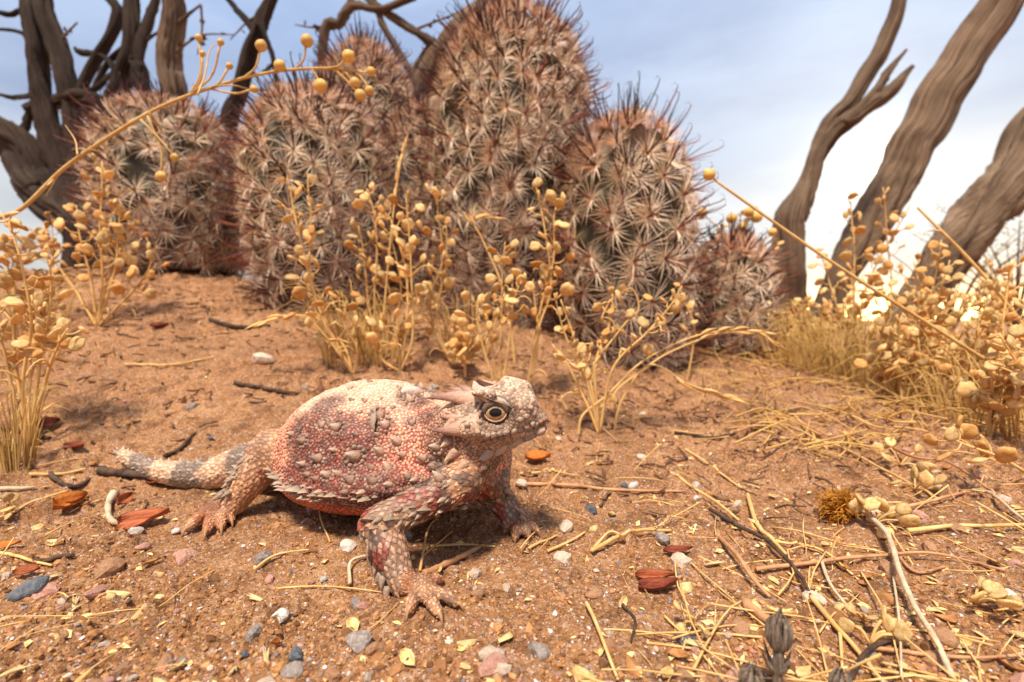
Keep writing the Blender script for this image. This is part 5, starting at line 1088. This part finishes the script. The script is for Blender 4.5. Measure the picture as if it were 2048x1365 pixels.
for k in range(4):
    r_ = np.random.default_rng(k + 5); P = spline(np.array([(-1, 0, 0), (-.3, r_.uniform(-.15, .15), .05), (.4, r_.uniform(-.2, .2), .03), (1, r_.uniform(-.3, .3), .0)]), 7); V, F = tube(P, .016 * np.linspace(1.2, .6, 7), 4); STR.append(mesh_data('straw_bit', V, F, M_straw))
spread('straw_litter', STR, 700, .35, 1.5, 'fine broken straw litter', 'straw', M_straw, 40, True, .04, 1.7, .03)
# ---- single straws and twigs traced on the ground
M_strawd = simple('weathered_straw', srgb(160, 110, 74), srgb(206, 154, 108), .7, 2.0, (1, 1, 1), .02, vary=.2); M_tw = simple('dark_twig', srgb(48, 36, 30), srgb(104, 80, 62), .85, 2.5, (1, 1, 1), .08, vary=.2); M_pale = simple('bleached_stick', srgb(176, 150, 116), srgb(218, 196, 160), .7, 2.0, (1, 1, 1), .05, vary=.2)
def lying(name, label, cat, pts, r, mat, grp, lift=.0, taper=.6, hump=0.0, rough=.0):
    W_ = np.array([gpx(u, v) for u, v in pts]); n = 10 + 8 * len(pts); Q = spline(W_, n); g = Gf(Q[:, 0], Q[:, 1]); rad_ = r / FPX * Q[:, 1].mean() * np.linspace(1, taper, n)
    kw_ = 2 * (n // 4) + 1; sm = np.convolve(np.pad(g, kw_ // 2, 'edge'), np.ones(kw_) / kw_, 'valid'); Q[:, 2] = np.maximum(sm + .03, g - rad_ * 1.2) + rad_ * .8 + lift + hump * np.sin(np.linspace(0, math.pi, n))
    V, F = tube(Q, rad_, 8 if r > 3.5 else 6, (lambda t, a: 1 + rough * fbm(np.stack([np.cos(a) * 1.2 + t * 0, np.sin(a) * 1.2 + t * 0, t * 9 + a * 0], -1), 2)) if rough else None)
    return tag(mk(name, V, F, mat, None, None, True, Q[0]), label, cat, grp)
GS = 'straws and sticks on the ground'
for pts, r, m, lab, lift, hump in (
    ([(1432, 1080), (1470, 1130), (1500, 1175), (1540, 1200)], 5.5, M_strawd, 'short stout brown stalk propped beside the folded red pod', .0, .25),
    ([(1420, 1030), (1480, 1065), (1540, 1105), (1595, 1165), (1625, 1210)], 5, M_tw, 'dark thin branchlet running into pale straw', .05, .1),
    ([(1622, 1208), (1665, 1260), (1705, 1305), (1760, 1372)], 6, M_straw, 'pale jointed straw continuing the dark branchlet', .05, .0),
    ([(1678, 1268), (1682, 1310), (1686, 1375)], 4, M_straw, 'straw forking down from the pale jointed straw', .05, .0),
    ([(1672, 988), (1712, 1028), (1762, 1082), (1782, 1118), (1800, 1180), (1830, 1250), (1868, 1312), (1905, 1375)], 6.5, M_pale, 'long pale seed stalk lying across the litter', .12, .2),
    ([(1338, 945), (1430, 1020), (1530, 1070), (1640, 1110), (1705, 1156)], 3.2, M_straw, 'thin golden straw reaching from bare soil into the litter', .03, .0),
    ([(1495, 1000), (1515, 1058), (1545, 1095), (1572, 1122)], 5, M_straw, 'bent golden straw crossing a thinner one', .06, .1),
    ([(1512, 1152), (1620, 1136), (1740, 1126), (1860, 1126), (2010, 1148)], 4.2, M_strawd, 'long brown straw crossed by the pale seed stalk', .06, .05),
    ([(1815, 1076), (1880, 1066), (1960, 1058), (2070, 1056)], 5, M_straw, 'smooth golden straw at the edge of the straw bank', .08, .0),
    ([(1768, 1026), (1850, 1018), (1940, 990)], 4, M_strawd, 'grey brown stem leading to a knotted tuft', .05, .1),
    ([(1945, 995), (1990, 1015), (2060, 1062)], 4, M_pale, 'bleached stem leaving the knotted tuft', .08, .1),
    ([(1172, 1216), (1200, 1285), (1236, 1375)], 4.5, M_straw, 'straight pale straw leaning in the chaff heap', .05, .1),
    ([(1328, 1240), (1388, 1298), (1445, 1375)], 2.6, M_straw, 'hair thin straw through the chaff heap', .04, .0),
    ([(1182, 1112), (1230, 1092), (1290, 1072), (1342, 1066)], 4.5, M_straw, 'straw with frayed root end beside bare soil', .05, .05),
    ([(1182, 1112), (1215, 1085), (1240, 1078)], 3, M_straw, 'short straw sprouting from the frayed root', .05, .1),
    ([(1030, 976), (1130, 978), (1240, 986), (1372, 990)], 4, M_strawd, 'straight brown straw just beyond the lizard chin', .03, .0),
    ([(1040, 952), (1100, 950), (1160, 958)], 3, M_straw, 'yellow straw beside the red leaf by the chin', .03, .0),
    ([(-20, 1045), (60, 1015), (135, 985)], 3, M_straw, 'yellow straw by the folded orange leaf', .03, .0), ([(-20, 1112), (40, 1122), (104, 1140)], 3.6, M_straw, 'pale straw among the left litter', .04, .0),
    ([(60, 958), (110, 955), (172, 942)], 4, M_straw, 'short straw at the foot of the left tuft', .03, .0), ([(0, 985), (45, 984), (70, 982)], 5, M_pale, 'bleached stub among the left litter', .02, .0),
    ([(840, 1150), (856, 1090), (876, 1045)], 2.8, M_straw, 'straw leaning under the lizard upper arm', .05, .3), ([(1058, 1104), (1085, 1090), (1112, 1076)], 3, M_straw, 'short straw by the left fore toes', .03, .0), ([(1095, 1110), (1140, 1088), (1170, 1070)], 3, M_straw, 'second short straw by the left fore toes', .03, .0),
    ([(508, 1148), (550, 1124), (618, 1106)], 2.8, M_straw, 'curved straw on the gravel patch', .03, .05), ([(660, 1000), (640, 1030), (660, 1090)], 2.2, M_straw, 'fine straw in the shadow of the belly', .03, .0),
    ([(1722, 1156), (1770, 1250), (1805, 1375)], 2.2, M_straw, 'wire thin straw beside the pale seed stalk', .08, .1), ([(1786, 1172), (1798, 1280), (1802, 1375)], 3, M_pale, 'thin bleached straw beside the pale seed stalk', .1, .1),
    ([(1740, 1312), (1850, 1326), (1960, 1330), (2070, 1318)], 4.5, M_strawd, 'brown straw along the lower litter', .06, .0), ([(1700, 1375), (1730, 1330), (1790, 1290)], 6, M_tw, 'crooked dark stick in the lower litter', .05, .1),
    ([(1560, 880), (1660, 900), (1780, 960), (1880, 1005)], 3.4, M_straw, 'golden straw at the foot of the straw bank', .05, .1), ([(1370, 900), (1440, 950), (1500, 990)], 2.6, M_straw, 'fine straw on the bare soil slope', .02, .0), ([(1460, 870), (1560, 850), (1660, 880)], 3, M_strawd, 'brown stem at the foot of the straw bank', .1, .2),
    ([(1780, 900), (1830, 940), (1900, 950), (1990, 1000)], 3.5, M_strawd, 'twisted stem below the straw bank', .1, .3), ([(600, 880), (560, 930), (520, 960)], 2, M_straw, 'hair thin straw behind the tail', .0, .0), ([(250, 735), (330, 740), (430, 715)], 3, M_straw, 'yellow straw on the slope behind the tail', .02, .0), ([(700, 1290), (760, 1250), (795, 1215)], 2.0, M_straw, 'thin straw touching the fore foot', .02, .0),
    ([(860, 1100), (940, 1098), (990, 1096)], 3, M_straw, 'straw lying under the chest', .03, .0), ([(845, 1120), (890, 1090), (905, 1070)], 2.4, M_strawd, 'thin brown straw under the chest', .03, .1), ([(700, 1180), (702, 1140), (740, 1118)], 4, M_pale, 'curled pale root beside the fore leg', .02, .1),
    ([(1640, 1120), (1660, 1190), (1700, 1230)], 4, M_pale, 'bleached root end among the straws', .03, .1), ([(1780, 1060), (1790, 1110), (1830, 1150), (1890, 1140)], 4, M_strawd, 'curved dry stem under the long brown straw', .02, .0)):
    lying('dry_straw', lab, 'straw', pts, r, m, GS, lift, .6, hump)
for pts, r, lab, m in (([(200, 948), (250, 958), (300, 962), (335, 966)], 10, 'dark bark stick lying under the tail', M_tw), ([(470, 768), (520, 776), (600, 788)], 5, 'dark twig on the slope behind the lizard', M_tw), ([(848, 1156), (890, 1138), (930, 1120), (962, 1100)], 8, 'brown curled stick in front of the chest', M_strawd), ([(72, 1128), (110, 1124), (150, 1120)], 6, 'black twig among the left litter', M_tw), ([(0, 855), (60, 872), (100, 880)], 6, 'dark stick under the left grass tuft', M_tw), ([(330, 920), (365, 900), (390, 870)], 5, 'dark twig standing off behind the tail', M_tw), ([(228, 988), (216, 1015), (222, 1042), (248, 1055)], 8, 'pale curved stem beside the red leaves', M_pale), ([(1490, 1220), (1540, 1260), (1590, 1290)], 13, 'grey weathered stick behind the woolly bud', M_strawd), ([(1350, 870), (1420, 880), (1470, 872)], 4, 'dark twig on the bare soil by the straw bank', M_tw), ([(1245, 1215), (1270, 1250), (1262, 1290)], 4, 'dark crooked twig in the chaff heap', M_tw), ([(420, 640), (480, 660), (540, 655)], 5, 'dark twig on the bank below the cacti', M_tw), ([(100, 950), (140, 975), (180, 960)], 6, 'dark root beside the left tuft', M_tw)):
    lying('dry_stick', lab, 'stick', pts, r, m, GS, .0, .55, .0, .35)
# ---- reddish leaves and pods
M_red = simple('red_leaf', srgb(150, 72, 40), srgb(206, 118, 74), .55, 3.0, (.4, 3, 3), .05, vary=.2, transl=.12); M_orange = simple('orange_leaf', srgb(186, 96, 34), srgb(222, 138, 58), .5, 3.0, (.4, 3, 3), .04, vary=.15, transl=.15); M_maroon = simple('maroon_leaf', srgb(92, 40, 28), srgb(150, 74, 48), .5, 3.0, (.5, 3, 3), .04, vary=.15)
for u, v, lp_, wr, ang, tl, m, lab, cp in ((140, 1022, 58, .62, 70, .5, M_orange, 'folded orange leaf standing on the left soil', .35), (150, 1008, 40, .5, 40, .8, M_maroon, 'dark red leaf tucked behind the orange one', .3), (248, 1012, 48, .45, 100, .7, M_red, 'thin red leaf upright beside the pale curved stem', .25), (290, 1048, 86, .36, 28, .35, M_red, 'long veined red leaf near the hind foot', .3), (268, 1062, 60, .4, 40, .2, M_red, 'short red leaf beneath the long veined one', .2), (320, 970, 62, .42, -12, .4, M_red, 'red leaf with dark veins under the tail', .25), (1076, 925, 52, .5, -8, .3, M_orange, 'bright orange brown leaf below the lizard chin', .3), (1310, 1164, 80, .24, -6, .5, M_red, 'upper half of the split red pod in the chaff', .5), (1316, 1184, 84, .30, 6, .2, M_maroon, 'lower half of the split red pod in the chaff', .5), (320, 657, 36, .5, 5, .3, M_maroon, 'small dark red leaf on the bank', .2), (12, 1100, 50, .34, 25, .3, M_orange, 'orange sliver at the left litter', .2), (55, 1155, 46, .55, 15, .3, M_red, 'torn red leaf behind the slate stone', .2), (1355, 1110, 60, .24, 2, .3, M_maroon, 'narrow dark red pod on bare soil', .3), (92, 862, 44, .6, 60, .7, M_maroon, 'brown curled leaf beside the left tuft', .3), (150, 902, 56, .4, -15, .3, M_maroon, 'flat brown leaf below the left tuft', .2), (556, 1297, 20, .62, -50, .2, M_orange, 'bright orange seed on the gravel patch', .6), (1385, 470, 30, .5, 20, .5, M_maroon, 'dark red leaf caught in the smallest cactus', .3)):
    p = gpx(u, v) if v > 600 else Wp(u, v, 39.0); s = lp_ / FPX * p[1]; p[2] += .08 + s * wr * .35 * math.sin(tl)
    me = blade_mesh('fallen_leaf', m, 1.0, wr * 1.15, cp, .15, u % 17, fold=.25); o = put_obj('fallen_leaf', me, p, s, (tl, -.1, R(ang))); tag(o, lab, 'leaf', 'fallen red leaves')
# ---- the loose pod clusters and the woolly buds
rgp = np.random.default_rng(31)
def cluster(label, u, v, n, s, lift=.3):
    c = gpx(u, v); t = thing('pod_cluster', c, label, 'dry pods', 'loose pod clusters'); mbs = MB(); pods = []
    st0 = c + [0, 0, .05]
    for i in range(n):
        d = unit(rgp.standard_normal(3) * [1, .8, .5] + [0, -.2, .6]); e = st0 + d * s * rgp.uniform(.7, 1.3); e[2] = max(e[2], gz(e[0], e[1]) + .1); V, F = tube(spline(np.array([st0, (st0 + e) / 2 + [0, 0, .08], e]), 6), .028, 5); mbs.add(V, F); pods.append((e, d))
    sb = mbs.build('stem', M_straw, t)
    for e, d in pods: place('seed_pod', PODS[int(rgp.integers(0, 4))], sb, e, unit(d + .4 * rgp.standard_normal(3)), rgp.standard_normal(3) + [0, -.6, .8], s * rgp.uniform(.7, 1.0))
cluster('pale pod cluster behind the long pale seed stalk', 1745, 1055, 8, .55); cluster('open fan of pale pods on the right soil', 1950, 1215, 7, .42); cluster('dull pod pair beside the pale jointed straw', 1725, 1245, 4, .34); cluster('pod cluster lying in the lower litter', 1740, 1295, 6, .38); cluster('pod cluster in the chaff heap', 1390, 1260, 4, .3); cluster('pale pods fallen at the left edge', 25, 1025, 4, .42); cluster('pod cluster at the foot of the straw bank', 1800, 935, 6, .6); cluster('brown pod cluster near the straw bank', 1830, 985, 5, .6)
b = gpx(2075, 960); t = thing('dry_seed_plant', b, 'fallen pod branch reaching out of the straw bank', 'dry plant', GP); stalk(t, np.array([b, Wp(2000, 915, 15.2), Wp(1930, 890, 15.4), Wp(1885, 872, 15.6)]), .06, 10, .62, rgp, .25)
M_wool = simple('woolly_bud', srgb(84, 66, 54), srgb(182, 158, 134), .9, 3.0, (6, 6, .5), .08, vary=.1)
def bud(label, u, v, d, hgt, wd, lean):
    top = Wp(u, v, d); b = np.array([top[0] - lean, d, gz(top[0], d) - .1]); t = thing('woolly_bud', b, label, 'dried bud', 'woolly dried buds'); ax = unit(top - b); c = top - ax * hgt; V, F = tube(spline(np.array([b, (b + c) / 2, c + ax * .1]), 8), np.linspace(.06, .09, 8), 9); mk('stem', V, F, M_wool, t)
    sx_ = unit(np.cross(ax, (0, 1, 0))); sy_ = np.cross(ax, sx_)
    for i in range(11):
        a = i * 2.4; o = sx_ * math.cos(a) + sy_ * math.sin(a); k = .75 + .25 * (i % 3) / 2; Q = spline(np.array([c - ax * .05, c + ax * hgt * .25 + o * wd * .9 * k, c + ax * hgt * .65 + o * wd * k, c + ax * hgt * (.95 + .12 * rgp.standard_normal()) + o * wd * .30 * rgp.uniform(.3, 1.6)]), 10)
        V, F = tube(Q, np.array([.05, .12, .16, .17, .16, .14, .12, .09, .06, .02]) * wd * 2.1, 7, lambda t_, a_: 1 + .18 * np.cos(5 * a_)); mk('bract', V, F, M_wool, t)
    for i in range(4): a = i * 1.7; o = sx_ * math.cos(a) + sy_ * math.sin(a); Q = spline(np.array([b + (c - b) * .6, b + (c - b) * .75 + o * wd * .9, b + (c - b) * 1.0 + o * wd * 1.7]), 8); V, F = tube(Q, np.linspace(.06, .01, 8), 5); mk('leaf', V, F, M_wool, t)
bud('tall grey woolly dried bud standing in the foreground litter', 1562, 1222, 7.6, .66, .17, .05); bud('low woolly dried bud beside the tall one', 1505, 1330, 7.1, .42, .15, .0); bud('low woolly dried bud near the crooked dark stick', 1685, 1340, 7.2, .4, .14, .0)
# fuzzy orange tuft
c = gpx(1680, 1038); t = thing('orange_fuzz', c, 'orange fuzzy dried flower head resting on bare soil', 'dried flower', None); mbs = MB()
for i in range(420):
    d = unit(rgp.standard_normal(3) + [0, 0, .35]); e = c + [0, 0, .3] + d * rgp.uniform(.25, .55); Q = spline(np.array([c + [0, 0, .25] + d * .1, e + rgp.standard_normal(3) * .06, e + d * .12 + rgp.standard_normal(3) * .10]), 5); V, F = tube(Q, .017, 3, cap=False); mbs.add(V, F)
M_fuzz = simple('orange_fuzz', srgb(190, 120, 34), srgb(226, 166, 70), .7, 3.0, (1, 1, 1), 0, vary=0, transl=.3); g = mbs.build('fuzz_cover', M_fuzz, t); g['kind'] = 'stuff'
V = SV * np.array([.28, .28, .24]) * (1 + .15 * fbm(SV * 2, 2))[:, None] + c + [0, 0, .22]; mk('core', V, SF, M_fuzz, t)
# debris heaps: stems matted under the straw bank
rgm = np.random.default_rng(55); mbm = MB()
for i in range(520):
    y = rgm.uniform(19, 46); x = rgm.uniform(.42, 1.25) * y + rgm.normal(0, 1.0); a = rgm.random() * 6.28; Ln = rgm.uniform(1.0, 3.6); b0 = np.array([x, y, gz(x, y) + rgm.uniform(.0, .5)]); d = np.array([math.cos(a), math.sin(a), rgm.uniform(-.05, .35)]) * Ln
    Q = spline(np.array([b0, b0 + d * .5 + rgm.standard_normal(3) * .2, b0 + d + rgm.standard_normal(3) * .3]), 7); Q[:, 2] = np.maximum(Q[:, 2], Gf(Q[:, 0], Q[:, 1])); V, F = tube(Q, rgm.uniform(.025, .06) * np.linspace(1, .5, 7), 4, cap=False); mbm.add(V, F)
tag(mbm.build('matted_straw', M_grass), 'matted dry straw lying under the bank', 'straw', None, 'stuff')
# dark plant debris under the cacti and along the bank
M_deb = simple('dark_debris', srgb(70, 46, 34), srgb(146, 104, 74), .9, 3.0, (1, 1, 1), 0, vary=0)
mbd = MB()
for i in range(2600):
    y = rgm.uniform(24, 46) if i % 3 else rgm.uniform(14, 26); x = rgm.uniform(-1.0, .75) * y
    if rgm.random() > sstep(15, 38, y) + .12 + .3 * (x > 2): continue
    a = rgm.random() * 6.28; Ln = rgm.uniform(.15, .9); b0 = np.array([x, y, float(G0(x, y)) + rgm.uniform(.0, .22)]); d = np.array([math.cos(a), math.sin(a), rgm.uniform(-.1, .3)]) * Ln
    V, F = tube(np.array([b0, b0 + d * .5 + rgm.standard_normal(3) * .05, b0 + d]), rgm.uniform(.02, .06), 4); mbd.add(V, F)
tag(mbd.build('plant_debris', M_deb), 'dark plant debris on the bank below the cacti', 'debris', None, 'stuff')
# distant scrub on the horizon
M_scrub = simple('scrub', srgb(150, 118, 74), srgb(196, 158, 100), .8, .3, (1, 1, 1), 0, vary=.3, transl=.2)
for i, (u, d, H, lab) in enumerate(((1900, 260, 62, 'wispy scrub bush far beyond the leaning trunk'), (2030, 220, 64, 'larger wispy scrub bush far beyond the straw bank'), (2160, 240, 66, 'wispy scrub bush beyond the end of the bank'), (1480, 420, 34, 'low far scrub bush beyond the smallest cactus'))):
    b = onG(u, d); rg = np.random.default_rng(300 + i); t = thing('scrub_bush', b, lab, 'bush', 'scrub on the horizon'); mbs = MB(); crown = MB()
    for k in range(16):
        tip = b + np.array([rg.uniform(-.6, .6), rg.uniform(-.5, .5), rg.uniform(.45, 1)]) * H; Q = spline(np.array([b, b + (tip - b) * [.35, .35, .55], tip]), 8); V, F = tube(Q, np.linspace(.8, .15, 8), 4, cap=False); mbs.add(V, F)
        for m_ in range(26): p = Q[int(rg.integers(3, 8))] + rg.standard_normal(3) * H * .07; a = unit(rg.standard_normal(3)) * rg.uniform(.8, 2.0); w_ = unit(np.cross(a, rg.standard_normal(3))) * .5; crown.add(np.array([p, p + a * .5 + w_, p + a, p + a * .5 - w_]), np.array([(0, 1, 2), (0, 2, 3)]))
    mbs.build('stem', M_twig, t); cr = crown.build('crown', M_scrub, t); cr['kind'] = 'stuff'
for o in bpy.data.objects:
    if '_o' in o: del o['_o']
